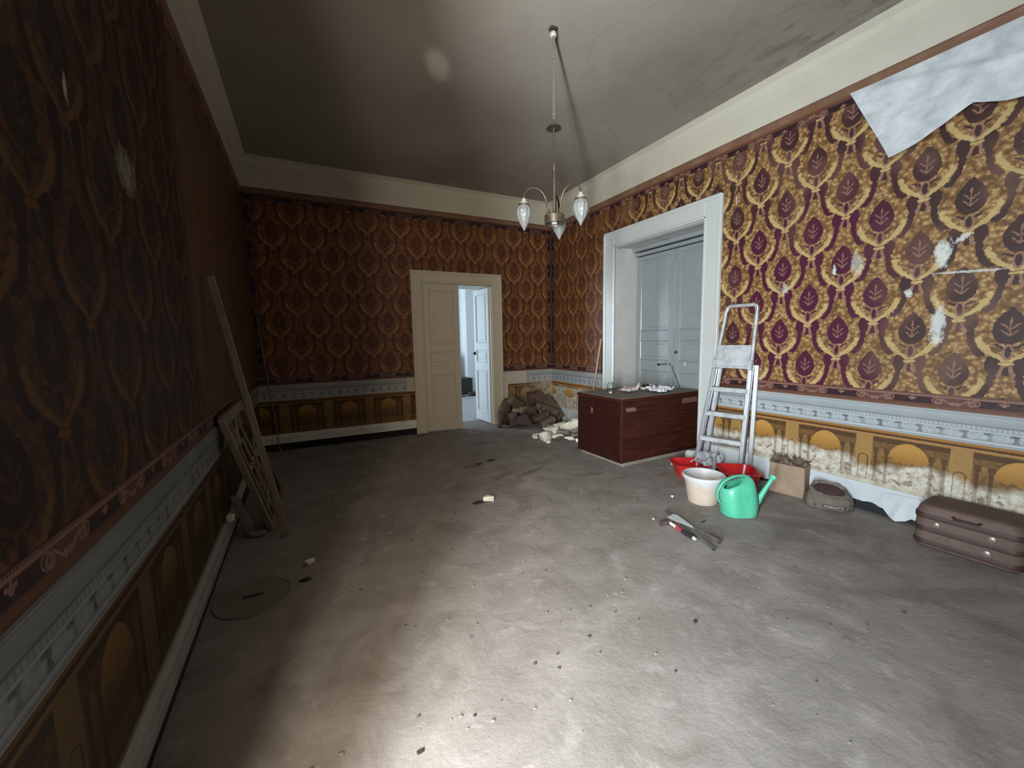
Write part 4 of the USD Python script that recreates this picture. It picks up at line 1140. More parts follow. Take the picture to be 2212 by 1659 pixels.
M['green_plastic'] = plastic('green_plastic', (0.055, 0.36, 0.215), (0.10, 0.42, 0.28), 0.36, 7)
M['green_inside'] = plastic('green_inside', (0.02, 0.20, 0.10), None, 0.5)
vx = np.array([rt[0], rt[1], 0]); vx /= np.linalg.norm(vx)
vyv = np.cross([0, 0, 1.0], vx)
can = thing('watering_can', 'green plastic watering can with a strap handle and a raised spout', 'watering can', (-0.985, -4.375, 0), rot=np.stack([vx, vyv, [0, 0, 1.0]], 1))
sec = [(0.000, -0.128, 0.122, 0.088), (0.006, -0.138, 0.132, 0.097), (0.03, -0.145, 0.138, 0.103), (0.09, -0.152, 0.142, 0.106), (0.15, -0.156, 0.138, 0.104), (0.20, -0.157, 0.128, 0.099),
       (0.235, -0.155, 0.120, 0.094), (0.262, -0.115, 0.114, 0.084), (0.285, -0.055, 0.108, 0.068), (0.305, 0.000, 0.100, 0.048), (0.318, 0.030, 0.088, 0.030), (0.323, 0.045, 0.076, 0.014)]


def can_rings(sh):
    out = []
    for z, x0, x1, b in sec:
        a = max((x1 - x0) / 2 - sh, 0.004)
        bb = max(b - sh, 0.004)
        r = rrect(a, bb, min(a, bb) * 0.92, 10)
        r[:, 0] += (x0 + x1) / 2
        out.append(xyz(r, z if sh == 0 else z * 0.985 + 0.004))
    return out


outer, inner = loft(can_rings(0)), loft(can_rings(0.0045))
outer.fix_normals(); inner.fix_normals()
shell = mf(outer) - mf(inner)
mouth = T(lathe([(0, -0.06), (0.052, -0.06), (0.052, 0.08), (0, 0.08)], 32), (-0.065, -0.02, 0.248), R3(0.42, -0.45, 0) @ np.diag([1.45, 0.72, 1.0]))
shell = shell - mf(mouth)
sm = shell.to_mesh()
obj('body', trimesh.Trimesh(sm.vert_properties[:, :3], sm.tri_verts), M['green_plastic'], can, smooth=35)
hd = CubicSpline(np.arange(9), np.array([(0.072, 0, 0.316), (0.03, 0, 0.334), (-0.04, 0, 0.330), (-0.11, 0, 0.305), (-0.160, 0, 0.262), (-0.187, 0, 0.205), (-0.185, 0, 0.150), (-0.165, 0, 0.112), (-0.140, 0, 0.098)]))(np.linspace(0, 8, 44))
obj('handle', tube(hd, 0.011, 12, flat=(1.9, 0.85)), M['green_plastic'], can, smooth=40)
sp = [(0.118, 0, 0.075), (0.150, 0, 0.105), (0.185, 0, 0.165), (0.225, 0, 0.235), (0.262, 0, 0.298)]
obj('spout', tube(sp, [0.030, 0.029, 0.022, 0.018, 0.016], 16), M['green_plastic'], can, smooth=40)
obj('spout_rose', cat(tube([(0.256, 0, 0.288), (0.272, 0, 0.312), (0.280, 0, 0.322)], [0.016, 0.030, 0.031], 16)), M['green_plastic'], can, smooth=40)
obj('label_ridge', cat(beam((-0.002, -0.1075, 0.03), (-0.002, -0.1045, 0.19), 0.004, 0.004, 0.001)), M['green_plastic'], can)

# ================================================================ paper bag, coffee sack, suitcase
M['kraft'] = plain('kraft_paper', (0.30, 0.205, 0.14), 0.75, (0.215, 0.14, 0.095), 5, bump=0.25)
M['kraft_dark'] = plain('kraft_fold', (0.17, 0.112, 0.078), 0.8, (0.115, 0.078, 0.055), 9, bump=0.3)
bg = thing('paper_bag', 'upright brown paper bag with its top folded in, against the right wall', 'bag', (-0.125, -4.30, 0), 0.20)
g_ = np.random.default_rng(5)
rings = []
for z, s_ in ((0, 0.97), (0.01, 1.0), (0.08, 1.01), (0.16, 1.0), (0.24, 0.985), (0.275, 0.975), (0.283, 0.955)):
    r = rrect(0.092 * s_, 0.145 * s_, 0.020, 5)
    q = xyz(r, z)
    q[:, :2] += (meshkit.noise(np.column_stack([r * 14, np.full(len(r), z * 9)]), 3)[:, None] - 0.5) * 0.012
    rings.append(q)
m = loft(rings); m.fix_normals()
obj('body', m, M['kraft'], bg, smooth=40)
obj('folded_top', T(crumple(0.19, 0.30, 0.07, 29, 26, 0.002), (0.0, 0.0, 0.262)), M['kraft_dark'], bg, smooth=35)
for k, (x_, y_, l_) in enumerate(((0.02, -0.03, 0.09), (0.045, 0.05, 0.06), (-0.01, -0.07, 0.05))):
    obj('paper_flap', T(crumple(0.06, l_, 0.02, 60 + k, 8, 0.002), (x_, y_, 0.31), R3(1.2, 0.4 * k, 0.5 * k)), M['kraft_dark'], bg)

M['jute'] = plain('brown_sack', (0.155, 0.125, 0.098), 0.85, (0.115, 0.088, 0.07), 14, bump=0.5, bscale=90)
M['beans'] = plain('dark_beans', (0.042, 0.020, 0.021), 0.6, (0.07, 0.035, 0.032), 50, bump=0.6, bscale=120)
M['print_pale'] = plain('pale_print', (0.36, 0.32, 0.29), 0.8)
M['print_dark'] = plain('dark_print', (0.050, 0.038, 0.030), 0.8)
SKD = np.array([-0.80, -0.60, 0.0]); SKD /= np.linalg.norm(SKD)      # the way its front faces
SKX = np.cross([0, 0, 1.0], SKD)
sk_ = thing('sack', 'small brown printed sack of dark beans, half open, beside the paper bag', 'sack', (-0.185, -4.66, 0), rot=np.stack([SKX, -SKD, [0, 0, 1.0]], 1))


def sack_ring(z, a, b, cy, n=72):
    th = np.arange(n) * 2 * math.pi / n
    r = np.column_stack([a * np.sign(np.cos(th)) * np.abs(np.cos(th)) ** 0.8, cy + b * np.sign(np.sin(th)) * np.abs(np.sin(th)) ** 0.8])
    k = 1 + 0.16 * (meshkit.fbm(np.column_stack([r * 13, np.full(n, z * 16)]), 3, 8) - 0.5) * np.clip(0.4 + 1.3 * np.sin(th) , 0.25, 1.3) + 0.035 * np.sin(th * 9 + z * 30)
    return xyz(r * k[:, None], z)


zr = [(0, 0.150, 0.095, 0), (0.012, 0.168, 0.112, 0), (0.05, 0.172, 0.118, 0), (0.09, 0.160, 0.110, 0.004), (0.110, 0.152, 0.106, 0.007), (0.128, 0.143, 0.099, 0.010), (0.142, 0.134, 0.092, 0.014), (0.150, 0.128, 0.088, 0.016), (0.155, 0.122, 0.084, 0.018), (0.148, 0.114, 0.078, 0.018), (0.125, 0.110, 0.074, 0.018)]
m = loft([sack_ring(*q) for q in zr]); m.fix_normals()
v = np.array(m.vertices)
v[:, 2] += np.where(v[:, 2] > 0.10, (v[:, 2] - 0.10) / 0.06 * (0.045 * np.clip(v[:, 1] / 0.1, -1, 1) - 0.35 * v[:, 0] * 0.3), 0)
cl_ = v / 1.0
bump_ = (meshkit.fbm(cl_ * 22, 3, 5) - 0.5) * 0.030 + (meshkit.fbm(cl_ * [9, 9, 30], 3, 9) - 0.5) * 0.022
keep_ = np.clip((v[:, 2] - 0.075) / 0.04, 0.25, 1)[:, None]
dirn = np.column_stack([v[:, 0], v[:, 1] * 1.4, v[:, 2] * 0.5]); dirn /= np.linalg.norm(dirn, axis=1, keepdims=True) + 1e-9
v = v + dirn * bump_[:, None] * keep_
v[:, 2] = np.maximum(v[:, 2], 0)
m.vertices = v
obj('cloth', m, M['jute'], sk_, smooth=45)
bm = trimesh.creation.icosphere(3)
bv = np.array(bm.vertices) * [0.114, 0.080, 0.03]
bv += bm.vertices * 0.012 * (meshkit.noise(np.array(bm.vertices) * 9, 4)[:, None] - 0.5)
bv[:, 2] += 0.45 * bv[:, 1] - 0.1 * bv[:, 0]
bm.vertices = bv + [0, 0.016, 0.128]
obj('beans', bm, M['beans'], sk_, smooth=True, kind='stuff')


def on_sack(m2, zc, xc, sh=0.0012):
    """Wraps flat lettering (x along, y up) on the front of the sack."""
    m2 = m2.copy()
    while len(m2.faces) < 2500:
        m2 = m2.subdivide()
    v = np.array(m2.vertices)
    x, z, d = v[:, 0] + xc, v[:, 1] + zc, v[:, 2]
    zs = [q[0] for q in zr[:7]]
    a, b, cy = (np.interp(z, zs, [q[i] for q in zr[:7]]) for i in (1, 2, 3))
    c = np.clip(np.abs(x) / a, 0, 0.98) ** (1 / 0.8)
    y = cy - b * np.sqrt(1 - c ** 2) ** 0.8 * 1.03
    m2.vertices = np.column_stack([x, y - d - sh, z])
    return m2


tx = meshkit.text_mesh('FORGATO', 0.021, 0.001, True)
tx.apply_translation([-(tx.bounds[0][0] + tx.bounds[1][0]) / 2, 0, 0])
obj('lettering', on_sack(tx, 0.030, 0.01, 0.004), M['print_pale'], sk_, label='pale printed word on a dark band')
obj('printed_band', on_sack(T(trimesh.creation.box([0.160, 0.034, 0.0008]), (0, 0.0, 0)), 0.040, 0.01, 0.0025), M['print_dark'], sk_)
for dx, dy in ((-0.118, 0.0), (0.122, 0.02), (0.122, -0.012)):
    obj('printed_star', on_sack(T(trimesh.creation.cylinder(0.010, 0.001, sections=6), (dx, dy, 0)), 0.04, 0, 0.003), M['print_dark'], sk_)

M['leather'] = plain('brown_leatherette', (0.125, 0.080, 0.062), 0.75, (0.095, 0.058, 0.045), 9, bump=0.35, bscale=70)
M['leather_dark'] = plain('dark_leather_strip', (0.050, 0.023, 0.017), 0.55, (0.035, 0.017, 0.013), 12)
M['nickel'] = plain('dull_nickel', (0.34, 0.27, 0.24), 0.45, (0.22, 0.17, 0.15), 30, metallic=0.5)
su = thing('suitcase', 'old brown soft-sided suitcase lying on the floor against the right wall', 'suitcase', (-0.205, -5.505, 0), 0.05)
hx, hy = 0.168, 0.250
rings = []
for z, k in ((0.0, 0.90), (0.012, 0.965), (0.04, 0.995), (0.125, 1.0), (0.132, 0.975), (0.138, 0.975), (0.145, 1.0), (0.22, 0.995), (0.26, 0.97), (0.288, 0.91), (0.300, 0.80), (0.305, 0.55)):
    r = rrect(hx * k if z < 0.24 else hx - hy * (1 - k) * 0.5, hy * (1 - (1 - k) * 0.6), 0.065, 8)
    rings.append(xyz(r, z + 0.02 * 0))
m = loft(rings); m.fix_normals()
obj('case', m, M['leather'], su, smooth=45)
for z0, z1 in ((0.026, 0.058), (0.118, 0.150), (0.208, 0.242)):
    rr_ = [xyz(rrect(hx + 0.004, hy + 0.004, 0.066, 8), z0), xyz(rrect(hx + 0.006, hy + 0.006, 0.066, 8), (z0 + z1) / 2), xyz(rrect(hx + 0.004, hy + 0.004, 0.066, 8), z1)]
    mm = loft(rr_); mm.fix_normals()
    obj('leather_band', mm, M['leather_dark'], su, smooth=45)
for y_, z_ in ((0.135, 0.180), (-0.115, 0.185), (-0.10, 0.085)):
    obj('stud', T(lathe([(0, 0.0), (0.019, 0.0), (0.018, 0.006), (0.008, 0.010), (0, 0.011)], 18), (-hx - 0.001, y_, z_), R3(0, -math.pi / 2)), M['nickel'], su, smooth=40)
obj('handle', tube([(-hx + 0.01, 0.06, 0.262), (-hx - 0.018, 0.05, 0.256), (-hx - 0.022, -0.05, 0.256), (-hx + 0.01, -0.06, 0.262)], 0.009, 10, flat=(1.3, 0.8)), M['leather_dark'], su, smooth=40)

# ================================================================ torn wallpaper
M['torn_back'] = plain('wallpaper_back', (0.60, 0.62, 0.63), 0.75, (0.42, 0.44, 0.455), 7, bump=0.3, contrast=0.2)


def flap_poly():
    return [(-4.535, 3.440), (-4.872, 2.791), (-4.925, 2.80), (-5.018, 2.830), (-5.16, 2.915), (-5.276, 2.990), (-5.42, 2.93), (-5.60, 2.90), (-5.95, 2.95), (-6.05, 3.44)]


from shapely.geometry import Point
fp = Polygon(flap_poly())
g2 = trimesh.creation.triangulate_polygon(fp.buffer(0), triangle_args='pqa0.002', engine='triangle') if False else None
ys, zs_ = np.meshgrid(np.linspace(-6.05, -4.53, 130), np.linspace(2.78, 3.44, 64), indexing='ij')


def poly_sheet(poly, n, off, thick):
    """A crinkled sheet filling a polygon in (y, z) on the right wall; off(y, z) = distance from the wall."""
    from shapely.ops import triangulate
    pts = [Point(*q) for q in poly.exterior.coords]
    b = poly.bounds
    step = math.sqrt((b[2] - b[0]) * (b[3] - b[1]) / n)
    L = poly.exterior.length
    P = [poly.exterior.interpolate(d).coords[0] for d in np.arange(0, L, step)] + [q.coords[0] for q in pts[:-1]]
    inn = poly.buffer(-step * 0.45)
    for i, yy in enumerate(np.arange(b[0], b[2], step)):
        for zz_ in np.arange(b[1] + (i % 2) * step / 2, b[3], step):
            if inn.contains(Point(yy, zz_)):
                P.append((yy, zz_))
    P = np.unique(np.round(np.array(P), 5), axis=0)
    from scipy.spatial import Delaunay
    tri = Delaunay(P).simplices
    keep = [t for t in tri if poly.buffer(1e-4).contains(Point(*P[t].mean(0)))]
    o = np.array([off(*q) for q in P])
    A = np.column_stack([-o, P[:, 0], P[:, 1]])
    B = A.copy(); B[:, 0] -= thick
    K = len(A)
    f = []
    cnt = {}
    for t in keep:
        n_ = np.cross(A[t[1]] - A[t[0]], A[t[2]] - A[t[0]])
        t = list(t) if n_[0] > 0 else [t[0], t[2], t[1]]
        f.append(tuple(t)); f.append((K + t[0], K + t[2], K + t[1]))
        for q in ((t[0], t[1]), (t[1], t[2]), (t[2], t[0])):
            cnt[q] = 1
    for (a_, b_) in list(cnt):
        if (b_, a_) not in cnt:
            f += [(a_, K + b_, b_), (a_, K + a_, K + b_)]
    return trimesh.Trimesh(np.vstack([A, B]), f, process=False)


def flap_off(y, z):
    hang = (3.44 - z)
    fold = max(0.0, 1 - abs((z - 3.44) - (y + 4.535) * 0.28) / 0.05)
    cr = meshkit.fbm(np.array([[y * 7, z * 7, 1.3]]), 4)[0] - 0.5
    return 0.012 + hang * 0.20 + 0.018 * fold + 0.045 * cr * min(1, hang * 6) + 0.03 * max(0, math.sin((y * 1.0 + z) * 8)) * hang


fl = thing('wallpaper_flap', 'large pale sheet of wallpaper peeling from the picture rail at the top right', 'torn wallpaper')
obj('sheet', poly_sheet(fp, 1700, flap_off, 0.0012), M['torn_back'], fl, smooth=35)
fp2 = Polygon([(-4.98, 0.20), (-4.965, 0.09), (-5.02, 0.03), (-5.07, 0.008), (-5.12, 0.025), (-5.16, 0.06), (-5.22, 0.10), (-5.235, 0.225)])
fl2 = thing('torn_paper_strip', 'torn white paper strip hanging from the foot of the right wall beside the suitcase', 'torn paper')
obj('sheet', poly_sheet(fp2, 500, lambda y, z: 0.022 + (0.22 - z) * 0.20 + 0.018 * max(0, math.sin(y * 42 + z * 12)) * (0.24 - z) * 4, 0.0012), M['skirting_torn'], fl2, smooth=35)

# ================================================================ tools on the floor
M['rust'] = plain('brown_iron', (0.12, 0.085, 0.075), 0.6, (0.07, 0.05, 0.045), 30, metallic=0.3)
M['tool_red'] = plastic('tool_red', (0.42, 0.045, 0.065))
M['steel_bright'] = plain('bright_steel', (0.80, 0.82, 0.81), 0.22, (0.72, 0.73, 0.72), 20, metallic=0.6)


def line_thing(name, label, category, a, b, z):
    a, b = np.array([*a, z], float), np.array([*b, z], float)
    x = (b - a); L = np.linalg.norm(x); x /= L
    return thing(name, label, category, a, rot=np.stack([x, np.cross([0, 0, 1.0], x), [0, 0, 1.0]], 1)), L


hm, L = line_thing('hammer', 'short hammer with a brown iron head and a red and black grip on the floor', 'hammer', (-1.640, -4.215), (-1.690, -4.520), 0.0)
obj('head', cat(box(-0.018, 0.030, -0.050, 0.035, 0.004, 0.040, 0.008), cyl(0.020, 0.03, 16, loc=(0.006, -0.078, 0.022), rot=R3(-math.pi / 2))), M['rust'], hm)
obj('neck', tube([(0.028, 0, 0.022), (0.10, 0, 0.020)], [0.011, 0.013], 12), M['paper_pink'], hm, smooth=40)
obj('collar', tube([(0.10, 0, 0.02), (0.165, 0, 0.018)], [0.0145, 0.0165], 12), M['tool_red'], hm, smooth=40)
obj('grip', tube([(0.165, 0, 0.018), (0.20, 0, 0.018), (0.28, 0, 0.018)], [0.0165, 0.0175, 0.0165], 14), M['black_plastic'], hm, smooth=40)
obj('end_cap', tube([(0.28, 0, 0.018), (0.297, 0, 0.018)], [0.015, 0.012], 12), M['porcelain'], hm, smooth=40)
tr_, L = line_thing('trowel', 'pointed bright steel trowel lying across the hammer and the metal tube', 'trowel', (-1.585, -4.195), (-1.600, -4.60), 0.046)
bl = Polygon([(0.0, -0.042), (0.0, 0.030), (0.03, 0.042), (0.24, 0.004), (0.24, -0.004), (0.03, -0.045)])
obj('blade', trimesh.creation.extrude_polygon(bl, 0.003, engine='earcut'), M['steel_bright'], tr_, loc=(0, 0, 0.006), rot=R3(0.12, 0.04, 0))
obj('tang', tube([(0.22, 0, 0.0), (0.30, 0, 0.002), (0.33, 0.0, -0.004)], 0.006, 8), M['steel_dull'], tr_, smooth=True)
obj('handle', tube([(0.32, 0.0, -0.004), (0.36, 0.004, -0.008), (0.44, 0.01, -0.012)], [0.012, 0.018, 0.020], 12), M['rust'], tr_, smooth=40)
tb, L = line_thing('metal_tube', 'long thin dull metal tube on the floor under the trowel', 'tube', (-1.478, -4.055), (-1.690, -4.665), 0.0)
obj('tube_body', T(lathe([(0.0125, 0), (0.015, 0), (0.015, L), (0.0125, L), (0.0125, 0)], 20), (0, 0, 0.015), R3(0, math.pi / 2)), M['steel_dull'], tb, smooth=40)

# ================================================================ rubble heap in the far corner
def stone_mat(name, a, b):
    return plain(name, a, 0.85, b, 9, bump=0.5, bscale=40)


M['stone'] = stone_mat('stone_brown', (0.115, 0.076, 0.054), (0.080, 0.052, 0.037))
M['stone_red'] = stone_mat('stone_reddish', (0.098, 0.056, 0.043), (0.070, 0.040, 0.032))
M['stone_grey'] = stone_mat('stone_grey', (0.090, 0.067, 0.060), (0.064, 0.048, 0.043))
M['stone_light'] = stone_mat('stone_pale', (0.175, 0.132, 0.096), (0.125, 0.090, 0.066))
M['stone_dark'] = stone_mat('stone_soil', (0.035, 0.028, 0.024), (0.022, 0.018, 0.016))
RUB = [  # name, label, x, y, z, size, (rx, ry, rz), material, kind
    ('rubble_slab', 'long flat brown slab leaning at the right side of the rubble heap', 0.02 - 0.11, -0.33, 0.19, (0.20, 0.10, 0.50), (-0.55, -0.42, 0.2), 'stone', 'b'),
    ('rubble_stone', 'squared reddish stone on the top of the rubble heap', -0.56, -0.20, 0.42, (0.27, 0.18, 0.24), (0.1, 0.5, 0.1), 'stone_red', 'r'),
    ('rubble_stone', 'brown block slanting down from the top stone of the rubble heap', -0.42, -0.23, 0.40, (0.17, 0.16, 0.34), (-0.2, -0.62, 0.1), 'stone_red', 'b'),
    ('rubble_stone', 'tall brown stone leaning at the left back of the rubble heap', -1.06, -0.16, 0.27, (0.24, 0.16, 0.52), (-0.1, 0.38, 0.0), 'stone', 'r'),
    ('rubble_stone', 'narrow brown block tipped over the left stone of the rubble heap', -0.90, -0.24, 0.39, (0.30, 0.13, 0.14), (0.2, 0.55, 0.2), 'stone', 'b'),
    ('rubble_stone', 'upright brown stone at the left foot of the rubble heap by the door casing', -1.22, -0.27, 0.13, (0.15, 0.13, 0.28), (0, 0.12, 0.3), 'stone_red', 'r'),
    ('rubble_stone', 'rounded upright stone second from the left at the front of the heap', -1.05, -0.40, 0.125, (0.14, 0.14, 0.26), (0.05, -0.2, 0.2), 'stone', 'r'),
    ('rubble_stone', 'large grey stone at the front foot of the rubble heap', -0.87, -0.46, 0.11, (0.34, 0.22, 0.22), (0, 0.25, 0.2), 'stone_grey', 'r'),
    ('rubble_stone', 'pale angular stone in the middle of the rubble heap', -0.85, -0.40, 0.285, (0.22, 0.16, 0.17), (0.2, 0.3, 0.5), 'stone_light', 'r'),
    ('rubble_stone', 'dark square stone beside the pale stone in the middle of the heap', -0.69, -0.37, 0.25, (0.20, 0.16, 0.21), (0.1, 0.1, 0.3), 'stone_red', 'r'),
    ('rubble_brick', 'broken brick sticking out to the right of the rubble heap', -0.33, -0.42, 0.245, (0.34, 0.15, 0.12), (0.15, 0.42, -0.1), 'stone', 'b'),
    ('rubble_brick', 'brick lying slantwise in front of the rubble heap', -0.57, -0.52, 0.165, (0.30, 0.13, 0.075), (0.1, -0.38, -0.1), 'stone', 'b'),
    ('rubble_brick', 'pale brick at the right front foot of the rubble heap', -0.50, -0.62, 0.088, (0.27, 0.14, 0.085), (0.1, -0.30, -0.15), 'stone_light', 'b'),
    ('rubble_stone', 'small stone wedged between the slanting blocks of the heap', -0.53, -0.37, 0.305, (0.10, 0.09, 0.12), (0.3, 0.2, 0.5), 'stone_light', 'r'),
    ('rubble_stone', 'buried brown stone low in the middle of the rubble heap', -0.68, -0.28, 0.09, (0.40, 0.28, 0.20), (0, 0, 0.1), 'stone_dark', 'r'),
    ('rubble_stone', 'dark stone in the hollow under the leaning slab', -0.22, -0.36, 0.09, (0.30, 0.24, 0.20), (0, 0, 0.4), 'stone_dark', 'r'),
    ('rubble_stone', 'dark stone behind the left side of the rubble heap', -0.98, -0.16, 0.10, (0.30, 0.22, 0.22), (0, 0, 0.2), 'stone_dark', 'r'),
    ('rubble_stone', 'brown stone behind the slab in the room corner', -0.20, -0.14, 0.22, (0.30, 0.18, 0.42), (0, -0.2, 0.1), 'stone', 'r'),
]
def settle(made):
    """Carves each stone by those in front of it (earlier in the list), so that no two share any space."""
    done = []
    for nm, lb, m, mt in made:
        man = mf(m)
        for other in done:
            if (man ^ other).volume() > 1e-7:
                c_ = np.array(other.bounding_box()).reshape(2, 3).mean(0)
                man = man - other.translate(tuple(-c_)).scale((1.015,) * 3).translate(tuple(c_))
        parts_ = sorted(man.decompose(), key=lambda q: -q.volume())
        if not parts_:
            continue
        man = parts_[0]
        done.append(man)
        q = man.to_mesh()
        v_ = np.array(q.vert_properties[:, :3], float)
        c_ = v_.mean(0)
        yield nm, lb, trimesh.Trimesh(v_ - c_, q.tri_verts, process=False), mt, c_


made = []
for i, (nm, lb, x_, y_, z_, sz, ro, mt, kd) in enumerate(RUB):
    m = rock(sz, 100 + i, 18, 0.035, 2) if kd == 'r' else block(sz, 100 + i)
    m = T(m, (0, 0, 0), R3(*ro))
    low = m.bounds[0][2]
    z_ = max(z_, -low) if z_ > 0.15 else -low
    y_ = min(y_, -0.035 - m.bounds[1][1])
    x_ = min(x_, -0.022 - m.bounds[1][0])
    made.append((nm, lb, T(m, (x_, y_, z_)), mt))
made.sort(key=lambda q: q[2].vertices[:, 1].mean() - (0 if 'slab' not in q[0] else 0.3))
for nm, lb, m, mt, c_ in settle(made):
    obj(nm, m, M[mt], label=lb, cat='rubble', group='stones of the rubble heap in the corner', smooth=35, loc=c_)

# ---- low heap of broken white plaster in front of it
PLS = [('leftmost small plaster lump of the white heap', -1.12, -1.28, (0.10, 0.09, 0.07), 0), ('large white plaster lump at the left front of the white heap', -1.03, -1.43, (0.22, 0.16, 0.13), 0), ('broad white plaster lump behind the large front one', -0.84, -1.19, (0.26, 0.18, 0.13), 0),
       ('brownish plaster lump at the back left of the white heap', -0.64, -0.93, (0.20, 0.14, 0.11), 2), ('white plaster slab sloping in the middle of the white heap', -0.82, -1.37, (0.20, 0.12, 0.06), 0), ('small plaster lump in front of the large left one', -1.10, -1.60, (0.08, 0.06, 0.045), 0),
       ('long white plaster lump in the back middle of the heap', -0.52, -1.04, (0.26, 0.16, 0.13), 0), ('grey-brown lump in the middle of the white heap', -0.66, -1.29, (0.20, 0.14, 0.09), 1), ('yellowish plaster lump right of the middle', -0.38, -1.10, (0.24, 0.18, 0.16), 0),
       ('tall yellowish plaster lump against the chest end', -0.24, -1.16, (0.26, 0.20, 0.20), 0), ('dark lump at the right of the white heap near the chest', -0.45, -1.36, (0.22, 0.13, 0.09), 1), ('flat pale plaster piece at the right front of the heap', -0.74, -1.60, (0.15, 0.09, 0.05), 0),
       ('white round plaster lump closest to the chest corner', -0.705, -1.79, (0.10, 0.08, 0.06), 0), ('small pinkish lump in front of the heap middle', -0.87, -1.50, (0.10, 0.06, 0.04), 2), ('tiny crumb lying apart in front of the white heap', -1.19, -1.79, (0.05, 0.035, 0.025), 2), ('dark lump beside the chest end', -0.58, -1.55, (0.16, 0.12, 0.07), 1)]
made = []
for i, (lb, x_, y_, sz, mt) in enumerate(PLS):
    m = rock(sz, 300 + i, 22, 0.07, 2)
    made.append(('plaster_lump', lb, T(m, (x_, y_, -m.bounds[0][2])), ('plaster_white', 'plaster_grey', 'stone_light')[mt]))
made.sort(key=lambda q: q[2].vertices[:, 1].mean())
for nm, lb, m, mt, c_ in settle(made):
    obj(nm, m, M[mt], label=lb, cat='plaster', group='lumps of the broken plaster heap', smooth=35, loc=c_)

# ---- single pieces on the floor
BIT = [('white plaster lump alone in the middle of the floor', -2.71, -3.08, (0.10, 0.08, 0.055), 'plaster_white', 'plaster'), ('dark clod beside the white lump in mid floor', -2.81, -3.08, (0.10, 0.05, 0.022), 'stone_dark', 'clod'), ('white plaster chip on the dark floor at the left', -4.20, -3.45, (0.065, 0.05, 0.03), 'plaster_white', 'plaster'),
       ('flat dark clod near the round metal disc', -4.23, -3.64, (0.07, 0.04, 0.012), 'stone_dark', 'clod'), ('tiny white chip left of the tools', -1.68, -4.10, (0.022, 0.02, 0.014), 'plaster_white', 'plaster'), ('white chip on the floor left of the bucket', -0.85 - 0.33, -3.85, (0.04, 0.03, 0.02), 'plaster_white', 'plaster'),
       ('left one of two white chips by the right end of the chest', -0.40, -3.17, (0.034, 0.025, 0.016), 'plaster_white', 'plaster'), ('right one of two white chips by the right end of the chest', -0.335, -3.195, (0.034, 0.025, 0.016), 'plaster_white', 'plaster'), ('pale flat chip in front of the right end of the chest', -0.57, -3.20, (0.06, 0.03, 0.012), 'stone_light', 'plaster'),
       ('small dark splinter between tools and watering can', -1.37, -4.33, (0.05, 0.012, 0.01), 'stone_dark', 'splinter'), ('white plaster crumb lodged on the left skirting board', -4.685, -3.00, (0.05, 0.05, 0.05), 'plaster_white', 'plaster'), ('dark clod at the bottom edge of the picture, left of centre', -3.86, -5.06, (0.026, 0.014, 0.008), 'stone_dark', 'clod'),
       ('small dark clod above the bottom centre of the picture', -3.63, -5.02, (0.014, 0.010, 0.006), 'stone_dark', 'clod'), ('small black clod in the bright middle of the floor', -2.41, -5.08, (0.026, 0.02, 0.012), 'stone_dark', 'clod'), ('left dark clod on the floor before the back door', -2.36, -2.02, (0.09, 0.05, 0.02), 'stone_dark', 'clod'), ('right dark clod on the floor before the back door', -2.17, -1.95, (0.08, 0.05, 0.018), 'stone_dark', 'clod')]
for i, (lb, x_, y_, sz, mt, ct) in enumerate(BIT):
    m = rock(sz, 500 + i, 16, 0.05, 1)
    z_ = -m.bounds[0][2]
    if 'skirting' in lb:
        z_ += 0.236
    obj('floor_scrap', m, M[mt], label=lb, cat=ct, group='scraps lying singly on the floor', loc=(x_, y_, z_))
g_ = np.random.default_rng(77)
fr = []
for i in range(420):
    x_, y_ = g_.uniform(-4.3, -0.25), g_.uniform(-5.9, -0.6)
    if (x_ + y_ * 0.0) < XL + 0.3 or (-1.1 < x_ and -3.1 < y_ < -2.1) or (x_ > -1.3 and y_ < -3.1) or (x_ > -1.4 and y_ > -1.9) or x_ < -4.25:
        continue
    s_ = g_.uniform(0.003, 0.011) * (1.4 if i % 17 == 0 else 1)
    m = trimesh.creation.icosphere(0)
    m.apply_transform(trimesh.transformations.random_rotation_matrix(g_.uniform(size=3)))
    m.vertices = m.vertices * [s_, s_ * g_.uniform(0.5, 1), s_ * 0.5] + [x_, y_, s_ * 0.4]
    fr.append(m)
obj('floor_grit', cat(*fr), plain('grit', (0.20, 0.18, 0.15), 0.9, (0.06, 0.05, 0.045), 5, contrast=0.06), label='fine grit and crumbs scattered all over the dusty floor', cat='grit', kind='stuff')

# ================================================================ things along the dark left wall
M['old_wood'] = wood('old_timber', (0.15, 0.098, 0.060), (0.095, 0.060, 0.037), 0.65, (9, 9, 0.8), 2.5)
M['pale_board'] = wood('pale_board', (0.24, 0.19, 0.135), (0.17, 0.13, 0.095), 0.65, (9, 9, 0.8), 2.5)
pk = thing('wooden_plank', 'long narrow wooden plank leaning steeply against the dark left wall', 'plank')
obj('board', beam((-4.355, -2.93, 0.025), (XL + 0.05, -2.905, 1.975), 0.048, 0.024, 0.004, (0, 1, 0)), M['pale_board'], pk)
A0, A1, B0, B1 = np.array([-4.47, -2.74, 0.02]), np.array([-4.43, -1.86, 0.02]), np.array([XL + 0.04, -2.98, 0.985]), np.array([XL + 0.04, -2.10, 0.985])
fr_ = thing('window_sash', 'old wooden sash frame with broken lattice leaning on the left wall behind the plank', 'window sash')
nf = np.cross(A1 - A0, B0 - A0); nf /= np.linalg.norm(nf)
at_ = lambda u, v: A0 * (1 - u) * (1 - v) + A1 * u * (1 - v) + B0 * (1 - u) * v + B1 * u * v
